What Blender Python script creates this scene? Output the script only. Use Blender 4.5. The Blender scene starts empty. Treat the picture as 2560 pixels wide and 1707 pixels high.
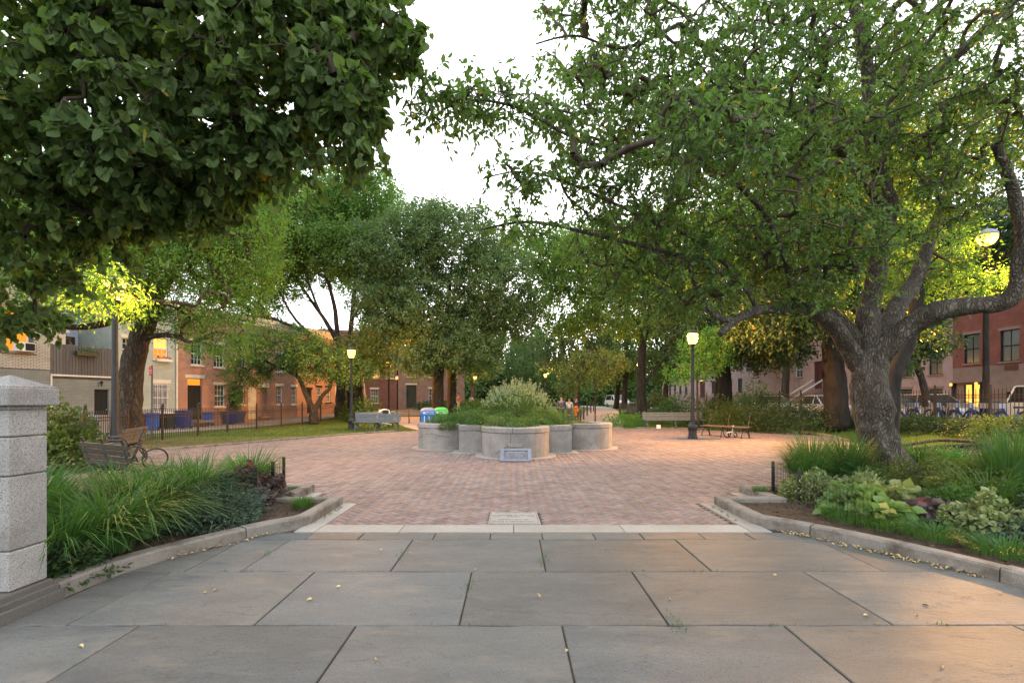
import bpy, math, random
import numpy as np
from mathutils import Vector, Matrix, noise
R = math.radians
rng = np.random.default_rng(7)
random.seed(7)
SC = bpy.context.scene
COL = SC.collection
# ------------------------------------------------------------------ camera
cam = bpy.data.cameras.new('camera'); camo = bpy.data.objects.new('camera', cam); COL.objects.link(camo)
camo.location = (0, 0, 1.6); camo.rotation_euler = (R(90), 0, 0)
cam.sensor_width = 36; cam.lens = 36 * 1200 / 2560; cam.shift_y = 146.5 / 2560
cam.clip_start = .05; cam.clip_end = 2000
cam.dof.use_dof = False
SC.camera = camo
# ------------------------------------------------------------------ sky and sun
wd = bpy.data.worlds.new('World'); SC.world = wd; wd.use_nodes = True
nt = wd.node_tree; nt.nodes.clear()
SUN_EL, SUN_AZ = R(5), R(8)
sk = nt.nodes.new('ShaderNodeTexSky'); sk.sky_type = 'NISHITA'; sk.sun_disc = False
sk.sun_elevation = SUN_EL; sk.sun_rotation = SUN_AZ; sk.dust_density = 3; sk.ozone_density = 2; sk.air_density = 1
hs = nt.nodes.new('ShaderNodeHueSaturation'); hs.inputs['Saturation'].default_value = .2
gm = nt.nodes.new('ShaderNodeMix'); gm.data_type = 'RGBA'; gm.inputs[0].default_value = .55
gm.inputs[7].default_value = (9.3, 9.6, 10.0, 1)          # thin even cloud over the dusk sky
bg = nt.nodes.new('ShaderNodeBackground'); bg.inputs['Strength'].default_value = .13
out = nt.nodes.new('ShaderNodeOutputWorld')
nt.links.new(sk.outputs[0], hs.inputs['Color']); nt.links.new(hs.outputs[0], gm.inputs[6])
nt.links.new(gm.outputs[2], bg.inputs[0]); nt.links.new(bg.outputs[0], out.inputs[0])
sl = bpy.data.lights.new('sun', 'SUN'); sl.energy = .5; sl.angle = R(25); sl.color = (1, .82, .66)
so = bpy.data.objects.new('sun', sl); COL.objects.link(so)
so.rotation_euler = Vector((-math.sin(SUN_AZ) * math.cos(R(9)), -math.cos(SUN_AZ) * math.cos(R(9)), -math.sin(R(9)))).to_track_quat('-Z', 'Y').to_euler()
SC.view_settings.view_transform = 'Standard'; SC.view_settings.look = 'None'
SC.view_settings.gamma = 1; SC.view_settings.use_curve_mapping = False
SC.view_settings.exposure = 1.78
SC.cycles.max_bounces = 8; SC.cycles.transparent_max_bounces = 8
SC.cycles.sample_clamp_indirect = 4
SC.cycles.use_denoising = True

# ------------------------------------------------------------------ helpers
def ss(a, b, v):
    t = np.clip((np.asarray(v, float) - a) / (b - a), 0, 1); return t * t * (3 - 2 * t)
def gz(x, y):
    return np.maximum(.45 * ss(13.2, 17.4, x), .5 * ss(27.5, 45, y))
def G(px, py, z=0.):
    d = (1.6 - z) * 1200 / (py - 1000); return ((px - 1280) / 1200 * d, d)
def W(px, py, d):
    return ((px - 1280) / 1200 * d, d, 1.6 + (1000 - py) / 1200 * d)

class MB:
    def __init__(s): s.v = []; s.f = []; s.m = []; s.c = []; s.n = 0; s.mi = 0; s.cv = .5
    def add(s, vs, fs):
        s.v.extend(vs); s.f.extend([tuple(i + s.n for i in f) for f in fs]); s.n += len(vs)
        s.m.extend([s.mi] * len(fs)); s.c.extend([s.cv] * len(vs)); return s
    def box(s, x0, x1, y0, y1, z0, z1, rz=0, piv=None, jit=0):
        vs = [(x, y, z) for z in (z0, z1) for x, y in ((x0, y0), (x1, y0), (x1, y1), (x0, y1))]
        if rz:
            cx, cy = piv or ((x0 + x1) / 2, (y0 + y1) / 2); c, q = math.cos(rz), math.sin(rz)
            vs = [(cx + (x - cx) * c - (y - cy) * q, cy + (x - cx) * q + (y - cy) * c, z) for x, y, z in vs]
        return s.add(vs, [(3, 2, 1, 0), (4, 5, 6, 7), (0, 1, 5, 4), (1, 2, 6, 5), (2, 3, 7, 6), (3, 0, 4, 7)])
    def bar(s, a, b, w, h=None, up=(0, 0, 1)):
        a = Vector(a); b = Vector(b); h = h or w; d = (b - a).normalized(); u = Vector(up)
        if abs(d.dot(u)) > .95: u = Vector((1, 0, 0))
        x = d.cross(u).normalized(); z = x.cross(d)
        vs = [tuple(p + x * (i * w / 2) + z * (j * h / 2)) for p in (a, b) for i, j in ((-1, -1), (1, -1), (1, 1), (-1, 1))]
        return s.add(vs, [(0, 1, 2, 3), (7, 6, 5, 4), (0, 4, 5, 1), (1, 5, 6, 2), (2, 6, 7, 3), (3, 7, 4, 0)])
    def tube(s, pts, rad, n=6, close=False, cap=True, fn=None):
        pts = [Vector(p) for p in pts]; m = len(pts)
        if not hasattr(rad, '__len__'): rad = [rad] * m
        vs = []; prev = None
        for i, p in enumerate(pts):
            d = (pts[(i + 1) % m] - pts[i - 1]) if close else (pts[min(i + 1, m - 1)] - pts[max(i - 1, 0)])
            d = d.normalized() if d.length > 1e-9 else Vector((0, 0, 1))
            if prev is None: u = d.orthogonal().normalized()
            else:
                u = prev - d * prev.dot(d); u = u.normalized() if u.length > 1e-6 else d.orthogonal().normalized()
            prev = u; w = d.cross(u)
            for k in range(n):
                a = 2 * math.pi * k / n; rr = rad[i]
                q = u * math.cos(a) + w * math.sin(a)
                if fn: rr *= fn(p, q, a, i / (m - 1))
                vs.append(tuple(p + q * rr))
        fs = []
        for i in range(m if close else m - 1):
            j = (i + 1) % m
            for k in range(n):
                l = (k + 1) % n; fs.append((i * n + k, i * n + l, j * n + l, j * n + k))
        if cap and not close: fs += [tuple(range(n - 1, -1, -1)), tuple((m - 1) * n + k for k in range(n))]
        return s.add(vs, fs)
    def lathe(s, prof, c=(0, 0, 0), n=16, fn=None):
        vs = []
        for r, z in prof:
            for k in range(n):
                a = 2 * math.pi * k / n; rr = r * (fn(a, z) if fn else 1)
                vs.append((c[0] + rr * math.cos(a), c[1] + rr * math.sin(a), c[2] + z))
        fs = [(i * n + k, i * n + (k + 1) % n, (i + 1) * n + (k + 1) % n, (i + 1) * n + k) for i in range(len(prof) - 1) for k in range(n)]
        fs += [tuple(range(n - 1, -1, -1)), tuple((len(prof) - 1) * n + k for k in range(n))]
        return s.add(vs, fs)
    def prism(s, poly, z0, z1, ch=0):
        n = len(poly); vs = [(x, y, z0) for x, y in poly]
        if ch:
            cx = sum(p[0] for p in poly) / n; cy = sum(p[1] for p in poly) / n
            vs += [(x, y, z1 - ch) for x, y in poly]
            vs += [(x + (cx - x) * min(1, ch / max(.01, math.hypot(cx - x, cy - y))), y + (cy - y) * min(1, ch / max(.01, math.hypot(cx - x, cy - y))), z1) for x, y in poly]
            L = 3
        else: vs += [(x, y, z1) for x, y in poly]; L = 2
        fs = [(a * n + i, a * n + (i + 1) % n, (a + 1) * n + (i + 1) % n, (a + 1) * n + i) for a in range(L - 1) for i in range(n)]
        fs += [tuple(range(n - 1, -1, -1)), tuple((L - 1) * n + i for i in range(n))]
        return s.add(vs, fs)
    def build(s, name, mats, parent=None, smooth=False, **kw):
        me = bpy.data.meshes.new(name); me.from_pydata(s.v, [], s.f)
        if not isinstance(mats, (list, tuple)): mats = [mats]
        for m in mats: me.materials.append(m)
        if s.mi or any(s.m): me.polygons.foreach_set('material_index', s.m)
        if smooth: me.polygons.foreach_set('use_smooth', [True] * len(s.f))
        at = me.attributes.new('rnd', 'FLOAT', 'POINT'); at.data.foreach_set('value', np.array(s.c, dtype=np.float32))
        return link(name, me, parent, **kw)
def link(name, me, parent=None, loc=None, rz=0, label=None, cat=None, group=None, kind=None):
    o = bpy.data.objects.new(name, me); COL.objects.link(o)
    if parent: o.parent = parent
    if loc is not None: o.location = loc
    if rz: o.rotation_euler = (0, 0, rz)
    if label: o['label'] = label
    if cat: o['category'] = cat
    if group: o['group'] = group
    if kind: o['kind'] = kind
    return o
def thing(name, label, cat, loc=(0, 0, 0), rz=0, group=None):
    o = link(name, None, None, loc, rz, label, cat, group); o.empty_display_size = .2; return o
def dup(root, loc, rz=0, label=None, sc=None):
    r = root.copy(); COL.objects.link(r); r.location = loc; r.rotation_euler = (0, 0, rz)
    if label: r['label'] = label
    if sc: r.scale = (sc, sc, sc)
    for ch in list(root.children):
        c = ch.copy(); COL.objects.link(c); c.parent = r
        for g in list(ch.children):
            d = g.copy(); COL.objects.link(d); d.parent = c
    return r
def npmesh(name, V, F, mat, rnd=None, smooth=False, mi=None):
    """V (n,3) floats, F (m,k) ints: fast mesh"""
    me = bpy.data.meshes.new(name); k = F.shape[1]
    me.vertices.add(len(V)); me.vertices.foreach_set('co', V.astype(np.float32).ravel())
    me.loops.add(F.size); me.loops.foreach_set('vertex_index', F.astype(np.int32).ravel())
    me.polygons.add(len(F)); me.polygons.foreach_set('loop_start', np.arange(0, F.size, k, dtype=np.int32))
    me.polygons.foreach_set('loop_total', np.full(len(F), k, dtype=np.int32))
    for m in (mat if isinstance(mat, list) else [mat]): me.materials.append(m)
    if mi is not None: me.polygons.foreach_set('material_index', mi.astype(np.int32))
    if rnd is not None:
        at = me.attributes.new('rnd', 'FLOAT', 'POINT'); at.data.foreach_set('value', rnd.astype(np.float32))
    if smooth: me.polygons.foreach_set('use_smooth', np.ones(len(F), dtype=bool))
    me.update(calc_edges=True); return me
def catmull(pts, n=8, close=False):
    P = [np.array(p, float) for p in pts]; m = len(P); o = []
    for i in range(m if close else m - 1):
        a, b, c, d = (P[(i + k) % m] if close else P[min(max(i + k, 0), m - 1)] for k in (-1, 0, 1, 2))
        for j in range(n):
            t = j / n; o.append(.5 * ((2 * b) + (c - a) * t + (2 * a - 5 * b + 4 * c - d) * t * t + (3 * b - a - 3 * c + d) * t ** 3))
    if not close: o.append(P[-1])
    return [tuple(q) for q in o]
def inpoly(X, Y, poly):
    r = np.zeros(X.shape, bool); n = len(poly)
    for i in range(n):
        x1, y1 = poly[i]; x2, y2 = poly[(i + 1) % n]
        c = ((y1 > Y) != (y2 > Y)) & (X < (x2 - x1) * (Y - y1) / ((y2 - y1) or 1e-9) + x1); r ^= c
    return r

# ------------------------------------------------------------------ materials
def newmat(name):
    m = bpy.data.materials.new(name); m.use_nodes = True; t = m.node_tree; b = t.nodes['Principled BSDF']; return m, t, b
def lk(t, a, b): t.links.new(a, b)
def node(t, k, **kw):
    n = t.nodes.new(k)
    for a, v in kw.items(): setattr(n, a, v)
    return n
def mixc(t, fac, a, b, mode='MIX'):
    n = node(t, 'ShaderNodeMix', data_type='RGBA', blend_type=mode)
    for s_, v in ((0, fac), (6, a), (7, b)):
        if hasattr(v, 'links'): lk(t, v, n.inputs[s_])
        elif s_ == 0: n.inputs[0].default_value = v
        else: n.inputs[s_].default_value = (*v, 1)
    return n.outputs[2]
def noi(t, co, scale, detail=4, rough=.55, dist=0):
    n = node(t, 'ShaderNodeTexNoise'); n.inputs['Scale'].default_value = scale; n.inputs['Detail'].default_value = detail
    n.inputs['Roughness'].default_value = rough; n.inputs['Distortion'].default_value = dist
    if co is not None: lk(t, co, n.inputs['Vector'])
    return n.outputs['Fac']
def ramp(t, f, lo, hi):
    n = node(t, 'ShaderNodeMapRange'); n.inputs[1].default_value = lo; n.inputs[2].default_value = hi; lk(t, f, n.inputs[0]); return n.outputs[0]
def mscale(t, co, s):
    n = node(t, 'ShaderNodeMapping'); n.inputs['Scale'].default_value = s; lk(t, co, n.inputs[0]); return n.outputs[0]
def surf(name, c1, c2, scale=4, rough=.75, bump=.2, bscale=40, speck=None, var=0, attr=False, metal=0, stretch=None, dirt=None, world=False, spec=.3, bdist=.01, cleft=0, fissure=0):
    m, t, b = newmat(name)
    if world: co = node(t, 'ShaderNodeNewGeometry').outputs['Position']
    else: co = node(t, 'ShaderNodeTexCoord').outputs['Object']
    oi = node(t, 'ShaderNodeObjectInfo')
    if not world:
        ad = node(t, 'ShaderNodeVectorMath', operation='ADD'); lk(t, co, ad.inputs[0])
        ml = node(t, 'ShaderNodeVectorMath', operation='SCALE'); ml.inputs[0].default_value = (17, 23, 31); lk(t, oi.outputs['Random'], ml.inputs['Scale'])
        lk(t, ml.outputs[0], ad.inputs[1]); co = ad.outputs[0]
    cs = mscale(t, co, stretch) if stretch else co
    col = mixc(t, ramp(t, noi(t, cs, scale, 5, .6), .32, .68), c1, c2)
    if speck:
        sc_, cc, amt = speck
        v = noi(t, co, sc_, 2, .8); col = mixc(t, ramp(t, v, .52, .62), col, cc)
        v2 = noi(t, co, sc_ * 1.7, 2, .8); col = mixc(t, ramp(t, v2, .56, .66), col, tuple(min(1, x * amt) for x in c2))
    if dirt:
        sc_, cc, lo, hi = dirt
        col = mixc(t, ramp(t, noi(t, cs, sc_, 6, .65), lo, hi), col, cc)
    if var:
        r = oi.outputs['Random']
        if attr: r = node(t, 'ShaderNodeAttribute', attribute_name='rnd').outputs['Fac']
        h = node(t, 'ShaderNodeHueSaturation'); mr = node(t, 'ShaderNodeMapRange'); mr.inputs[3].default_value = 1 - var; mr.inputs[4].default_value = 1 + var
        lk(t, r, mr.inputs[0]); lk(t, mr.outputs[0], h.inputs['Value']); lk(t, col, h.inputs['Color'])
        mh = node(t, 'ShaderNodeMapRange'); mh.inputs[3].default_value = .5 - var * .05; mh.inputs[4].default_value = .5 + var * .05
        wn = node(t, 'ShaderNodeTexWhiteNoise', noise_dimensions='1D'); lk(t, r, wn.inputs['W']); lk(t, wn.outputs['Value'], mh.inputs[0]); lk(t, mh.outputs[0], h.inputs['Hue'])
        col = h.outputs[0]
    if fissure:      # furrowed bark: plates parted by dark cracks
        vo = node(t, 'ShaderNodeTexVoronoi', feature='DISTANCE_TO_EDGE'); vo.inputs['Scale'].default_value = fissure; vo.inputs['Randomness'].default_value = 1
        dn = node(t, 'ShaderNodeTexNoise'); dn.inputs['Scale'].default_value = 4; dn.inputs['Detail'].default_value = 4; lk(t, cs, dn.inputs['Vector'])
        dv = mixc(t, .3, cs, dn.outputs['Color']); lk(t, dv, vo.inputs['Vector']); fis = ramp(t, vo.outputs['Distance'], -.05, .32)
        col = mixc(t, fis, tuple(x * .42 for x in c1), col)
    lk(t, col, b.inputs['Base Color']); b.inputs['Roughness'].default_value = rough; b.inputs['Metallic'].default_value = metal
    b.inputs['Specular IOR Level'].default_value = spec
    if bump:
        bp = node(t, 'ShaderNodeBump'); bp.inputs['Strength'].default_value = bump; bp.inputs['Distance'].default_value = bdist
        lk(t, noi(t, cs if stretch else co, bscale, 6, .65), bp.inputs['Height']); nrm = bp.outputs[0]
        if cleft:
            b2 = node(t, 'ShaderNodeBump'); b2.inputs['Strength'].default_value = 1; b2.inputs['Distance'].default_value = cleft; h_ = None
            for sc2, th in ((.7, .56), (1.6, .6)):
                r_ = ramp(t, noi(t, cs, sc2, 9, .62, .6), th, th + .012); 
                if h_ is None: h_ = r_
                else:
                    a_ = node(t, 'ShaderNodeMath', operation='ADD'); lk(t, h_, a_.inputs[0]); lk(t, r_, a_.inputs[1]); h_ = a_.outputs[0]
            lk(t, h_, b2.inputs['Height']); lk(t, nrm, b2.inputs['Normal']); nrm = b2.outputs[0]
        if fissure:
            b3 = node(t, 'ShaderNodeBump'); b3.inputs['Strength'].default_value = 1; b3.inputs['Distance'].default_value = .03; lk(t, fis, b3.inputs['Height']); lk(t, nrm, b3.inputs['Normal']); nrm = b3.outputs[0]
        lk(t, nrm, b.inputs['Normal'])
    return m
def brickmat(name, c1, c2, mortar, bw=.21, bh=.07, bump=.5, stain=None):
    m, t, b = newmat(name); co = node(t, 'ShaderNodeTexCoord').outputs['Object']
    sp = node(t, 'ShaderNodeSeparateXYZ'); lk(t, co, sp.inputs[0]); ad = node(t, 'ShaderNodeMath', operation='ADD'); lk(t, sp.outputs[0], ad.inputs[0]); lk(t, sp.outputs[1], ad.inputs[1])
    cb = node(t, 'ShaderNodeCombineXYZ'); lk(t, ad.outputs[0], cb.inputs[0]); lk(t, sp.outputs[2], cb.inputs[1])
    br = node(t, 'ShaderNodeTexBrick'); lk(t, cb.outputs[0], br.inputs['Vector']); br.inputs['Scale'].default_value = 1
    br.inputs['Brick Width'].default_value = bw; br.inputs['Row Height'].default_value = bh; br.inputs['Mortar Size'].default_value = .006
    br.inputs['Color1'].default_value = (*c1, 1); br.inputs['Color2'].default_value = (*c2, 1); br.inputs['Mortar'].default_value = (*mortar, 1)
    col = mixc(t, ramp(t, noi(t, co, 1.3, 6, .7), .35, .75), br.outputs['Color'], tuple(x * .72 for x in c1))
    if stain: col = mixc(t, ramp(t, noi(t, co, .8, 5, .7), .55, .7), col, stain)
    lk(t, col, b.inputs['Base Color']); b.inputs['Roughness'].default_value = .85; b.inputs['Specular IOR Level'].default_value = .2
    bp = node(t, 'ShaderNodeBump'); bp.inputs['Strength'].default_value = bump; bp.inputs['Distance'].default_value = .01
    inv = node(t, 'ShaderNodeMath', operation='SUBTRACT'); inv.inputs[0].default_value = 1; lk(t, br.outputs['Fac'], inv.inputs[1])
    lk(t, inv.outputs[0], bp.inputs['Height']); lk(t, bp.outputs[0], b.inputs['Normal']); return m
def leafmat(name, dark, light, odd=None, oddp=.02, trans=.35, rough=.5, tint=(1.25, 1.35, .5)):
    m, t, b = newmat(name)
    r = node(t, 'ShaderNodeAttribute', attribute_name='rnd').outputs['Fac']
    col = mixc(t, r, dark, light)
    ge = node(t, 'ShaderNodeNewGeometry')
    col = mixc(t, ramp(t, noi(t, ge.outputs['Position'], .9, 3), .35, .65), col, tuple(.5 * (a + b_) * q for a, b_, q in zip(dark, light, (1.12, 1.05, .8))))
    if odd:
        wn = node(t, 'ShaderNodeTexWhiteNoise', noise_dimensions='1D'); lk(t, r, wn.inputs['W'])
        th = node(t, 'ShaderNodeMath', operation='GREATER_THAN'); th.inputs[1].default_value = 1 - oddp; lk(t, wn.outputs['Value'], th.inputs[0])
        col = mixc(t, th.outputs[0], col, odd)
    und = mixc(t, .25, col, (.12, .17, .09))
    col = mixc(t, ge.outputs['Backfacing'], col, und)
    lk(t, col, b.inputs['Base Color']); b.inputs['Roughness'].default_value = rough; b.inputs['Specular IOR Level'].default_value = .35
    tr = node(t, 'ShaderNodeBsdfTranslucent'); tc = mixc(t, 1., col, tint, 'MULTIPLY'); lk(t, tc, tr.inputs[0])
    mx = node(t, 'ShaderNodeMixShader'); mx.inputs[0].default_value = trans
    lk(t, b.outputs[0], mx.inputs[1]); lk(t, tr.outputs[0], mx.inputs[2]); lk(t, mx.outputs[0], t.nodes['Material Output'].inputs[0]); return m
def plain(name, c, rough=.6, metal=0, spec=.4):
    m, t, b = newmat(name); b.inputs['Base Color'].default_value = (*c, 1); b.inputs['Roughness'].default_value = rough
    b.inputs['Metallic'].default_value = metal; b.inputs['Specular IOR Level'].default_value = spec; return m
def emit(name, c, s, mixt=0):
    m, t, b = newmat(name); e = node(t, 'ShaderNodeEmission'); e.inputs[0].default_value = (*c, 1); e.inputs[1].default_value = s
    if mixt:
        tr = node(t, 'ShaderNodeBsdfTransparent'); mx = node(t, 'ShaderNodeMixShader'); mx.inputs[0].default_value = mixt
        lk(t, e.outputs[0], mx.inputs[1]); lk(t, tr.outputs[0], mx.inputs[2]); lk(t, mx.outputs[0], t.nodes['Material Output'].inputs[0])
    else: lk(t, e.outputs[0], t.nodes['Material Output'].inputs[0])
    return m
M = {}
M['granite'] = surf('granite', (.20, .195, .185), (.33, .322, .31), 2.6, .8, .25, 90, (100, (.10, .095, .09), 1.3), var=.07, dirt=(1.2, (.17, .15, .125), .55, .75))
M['granite_base'] = surf('granite_base', (.075, .072, .066), (.12, .115, .108), 2, .85, .3, 70, (75, (.08, .075, .07), 1.3), var=.05, dirt=(2, (.1, .09, .075), .5, .7))
M['kerb'] = surf('kerb_stone', (.17, .155, .135), (.245, .225, .2), 2.5, .85, .35, 60, (110, (.13, .12, .1), 1.2), dirt=(3, (.09, .075, .06), .48, .68))
M['paleband'] = surf('pale_granite', (.27, .255, .23), (.35, .33, .3), 2, .8, .2, 80, (110, (.2, .19, .17), 1.15), var=.06, dirt=(1.5, (.26, .23, .2), .5, .8))
M['bluestone'] = surf('bluestone', (.08, .083, .08), (.128, .128, .121), 1.3, .62, .45, 14, (80, (.075, .073, .068), 1.06), var=.16, stretch=(1, 2.6, 1), dirt=(2.2, (.15, .134, .112), .52, .74), bdist=.012, cleft=.0022)
M['bluestone2'] = surf('bluestone_blue', (.08, .087, .088), (.12, .128, .128), 1.3, .62, .45, 14, (80, (.07, .074, .074), 1.06), var=.15, stretch=(1, 2.6, 1), dirt=(2.2, (.15, .14, .12), .55, .75), bdist=.012, cleft=.0022)
M['paver'] = surf('paver_brick', (.18, .135, .128), (.245, .195, .183), 3, .8, .25, 50, var=.17, attr=True, dirt=(.7, (.26, .21, .19), .45, .7), world=True)
M['paver1'] = surf('paver_brick_single', (.18, .135, .128), (.245, .195, .183), 3, .8, .25, 50, var=.17, dirt=(.7, (.26, .21, .19), .45, .7), world=True)
M['joint'] = surf('joint_sand', (.035, .028, .024), (.085, .07, .055), 8, .95, .3, 60, world=True, dirt=(5, (.05, .07, .02), .6, .7))
M['soil'] = surf('soil', (.03, .021, .015), (.085, .058, .038), 6, .95, .8, 30, world=True, bdist=.03)
M['asphalt'] = surf('asphalt', (.05, .05, .05), (.08, .078, .075), 3, .9, .3, 120, world=True)
M['concrete'] = surf('concrete_paving', (.2, .18, .16), (.28, .26, .23), 2, .9, .2, 60, world=True)
M['path'] = surf('path_paving', (.24, .19, .17), (.32, .26, .23), 1, .85, .15, 40, world=True)
# ground: grass with bare earth showing through
m, t, b = newmat('ground_grass'); ge = node(t, 'ShaderNodeNewGeometry').outputs['Position']
gr = mixc(t, ramp(t, noi(t, ge, 3, 6, .7), .3, .7), (.05, .085, .016), (.10, .15, .03))
er = mixc(t, ramp(t, noi(t, ge, 7, 6, .7), .3, .7), (.13, .085, .05), (.21, .15, .095))
sx = node(t, 'ShaderNodeSeparateXYZ'); lk(t, ge, sx.inputs[0])
a1 = ramp(t, sx.outputs[1], 22, 12); a2 = ramp(t, sx.outputs[0], -5, -9); ml = node(t, 'ShaderNodeMath', operation='MULTIPLY'); lk(t, a1, ml.inputs[0]); lk(t, a2, ml.inputs[1])
mm = node(t, 'ShaderNodeMath', operation='MULTIPLY_ADD'); lk(t, ml.outputs[0], mm.inputs[0]); mm.inputs[1].default_value = .55; lk(t, noi(t, ge, .7, 5, .65), mm.inputs[2])
lk(t, mixc(t, ramp(t, mm.outputs[0], .56, .76), gr, er), b.inputs['Base Color']); b.inputs['Roughness'].default_value = .95; b.inputs['Specular IOR Level'].default_value = .1
bp = node(t, 'ShaderNodeBump'); bp.inputs['Distance'].default_value = .04; bp.inputs['Strength'].default_value = .8; lk(t, noi(t, ge, 25, 6, .8), bp.inputs['Height']); lk(t, bp.outputs[0], b.inputs['Normal'])
M['ground'] = m
M['iron'] = surf('black_iron', (.012, .012, .013), (.025, .024, .023), 10, .5, .15, 60, spec=.5)
M['iron_rust'] = surf('brown_iron', (.03, .022, .018), (.06, .04, .03), 8, .6, .2, 60)
M['ironblue'] = surf('grey_painted_iron', (.10, .12, .13), (.16, .18, .19), 8, .55, .1, 60)
M['slat'] = surf('bench_wood', (.075, .063, .048), (.14, .12, .09), 5, .75, .4, 30, stretch=(1, 14, 14), var=.12)
M['slat_dark'] = surf('bench_wood_dark', (.03, .028, .022), (.065, .06, .048), 5, .7, .4, 30, stretch=(1, 14, 14), var=.12)
M['slat_blue'] = surf('bench_slat_grey', (.10, .12, .135), (.17, .19, .205), 5, .7, .3, 30, stretch=(1, 14, 14), var=.08)
M['bark'] = surf('bark_hero', (.10, .082, .064), (.235, .205, .165), 7, .9, 1, 30, stretch=(1, 1, .3), world=True, bdist=.03, dirt=(3, (.21, .20, .17), .56, .66), fissure=30)
M['bark2'] = surf('bark_locust', (.065, .048, .034), (.15, .115, .08), 7, .9, 1, 20, stretch=(1, 1, .2), world=True, bdist=.05, fissure=20)
M['bark3'] = surf('bark_far', (.045, .038, .03), (.10, .085, .068), 5, .9, .8, 10, stretch=(1, 1, .3), world=True, bdist=.06, fissure=16)
M['barkdk'] = surf('bark_dark', (.014, .012, .011), (.034, .029, .025), 5, .9, .9, 10, stretch=(1, 1, .3), world=True, bdist=.06)
M['twig'] = surf('twig', (.05, .04, .03), (.10, .08, .06), 9, .9, .3, 30, world=True)
M['leaf_hero'] = leafmat('leaf_hero', (.062, .135, .038), (.15, .265, .075), (.5, .36, .03), .012, .5)
M['leaf_linden'] = leafmat('leaf_linden', (.035, .075, .025), (.145, .225, .075), (.3, .22, .04), .006, .45, rough=.8)
M['leaf_locust'] = leafmat('leaf_locust', (.062, .17, .034), (.15, .30, .06), (.4, .33, .04), .02, .5)
M['leaf_zel'] = leafmat('leaf_zel', (.075, .165, .04), (.165, .285, .075), None, 0, .55)
M['leaf_pear'] = leafmat('leaf_pear', (.06, .12, .05), (.135, .22, .10), None, 0, .42)
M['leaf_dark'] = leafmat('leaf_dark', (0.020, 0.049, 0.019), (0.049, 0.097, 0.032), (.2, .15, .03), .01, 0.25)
M['leaf_far'] = leafmat('leaf_far', (.055, .12, .045), (.12, .21, .085), None, 0, .42)
M['leaf_bright'] = leafmat('leaf_bright', (0.055, 0.209, 0.044), (0.122, 0.334, 0.073), (.4, .33, .03), .03, 0.50)
M['leaf_olive'] = leafmat('leaf_olive', (.055, .095, .022), (.12, .18, .05), (.3, .24, .04), .02, .42)
M['leaf_white'] = leafmat('leaf_white_tip', (.20, .30, .15), (.42, .5, .32), None, 0, .35, tint=(1, 1, .9))
M['leaf_shrub'] = leafmat('leaf_shrub', (.035, .10, .024), (.09, .19, .05), None, 0, .38)
M['grass'] = leafmat('grass_blade', (.026, .09, .016), (.075, .19, .035), None, 0, .35)
M['grass_pale'] = leafmat('grass_pale', (.06, .14, .035), (.17, .26, .09), None, 0, .35)
M['lawnblade'] = leafmat('lawn_blade', (.05, .09, .016), (.12, .18, .035), None, 0, .3)
M['bluegreen'] = leafmat('leaf_bluegreen', (.03, .065, .055), (.075, .12, .10), None, 0, .2)
M['purple'] = leafmat('leaf_purple', (.05, .02, .03), (.2, .17, .2), (.16, .01, .02), .1, .2, tint=(1.3, .8, .9))
M['lime'] = leafmat('leaf_lime', (.09, .19, .06), (.2, .31, .12), (.4, .36, .1), .05, .35)
M['varieg'] = leafmat('leaf_variegated', (.10, .16, .06), (.34, .38, .19), None, 0, .3)
M['yellow'] = plain('yellow_petal', (.8, .5, .02), .6)
M['dead'] = surf('dry_leaf', (.28, .2, .1), (.5, .4, .2), 3, .8, 0, var=.3, attr=True, world=True)
M['glass'] = plain('window_glass', (.025, .03, .032), .08, 0, .6)
M['glass_green'] = plain('shaded_glass', (.06, .085, .08), .15, 0, .6)
M['lit'] = emit('lit_window_orange', (1, .3, .03), .42)
M['lity'] = emit('lit_window_yellow', (1, .5, .08), .62)
M['white'] = surf('white_paint', (.55, .54, .51), (.66, .65, .62), 3, .6, .05, 40)
M['cream'] = surf('cream_stone', (.5, .46, .37), (.62, .58, .48), 3, .8, .1, 40)
M['dark'] = plain('dark_paint', (.014, .016, .016), .75, 0, .2)
M['brownstone'] = surf('brownstone', (.19, .13, .11), (.25, .175, .15), 2, .85, .2, 40)
M['pinkstone'] = surf('pink_stucco', (.30, .21, .20), (.37, .265, .25), 1.5, .85, .15, 40, dirt=(1, (.25, .18, .165), .5, .7))
M['brick_or'] = brickmat('painted_brick_orange', (.37, .205, .145), (.42, .25, .175), (.31, .19, .145), stain=(.31, .18, .145))
M['brick_gr'] = brickmat('painted_brick_grey', (.20, .21, .19), (.25, .26, .235), (.10, .10, .09))
M['brick_sage'] = brickmat('painted_brick_sage', (.36, .40, .35), (.41, .45, .39), (.29, .32, .28))
M['brick_white'] = brickmat('painted_brick_white', (.45, .49, .56), (.5, .54, .6), (.38, .41, .46))
M['brick_red'] = brickmat('red_brick', (.19, .065, .05), (.24, .09, .07), (.22, .12, .1))
M['brick_dkred'] = brickmat('dark_red_brick', (.18, .085, .07), (.22, .11, .09), (.14, .1, .09))
M['tanbrick'] = surf('tan_brick', (.33, .30, .25), (.42, .385, .32), 4, .85, .2, 50, var=.12, attr=True)
M['mortar'] = surf('mortar', (.07, .065, .06), (.10, .095, .085), 6, .95, .2, 60)
M['plank'] = surf('grey_plank', (.075, .07, .065), (.12, .11, .10), 4, .8, .3, 30, stretch=(12, 12, 1), var=.15)
M['roof'] = surf('roof_tar', (.06, .06, .06), (.1, .1, .1), 3, .9, .2, 30)
M['blue'] = plain('blue_plastic', (.012, .09, .42), .45)
M['dkblue'] = plain('dark_blue_plastic', (.012, .03, .14), .45)
M['recblue'] = plain('recycling_blue', (.02, .17, .55), .45)
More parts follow.
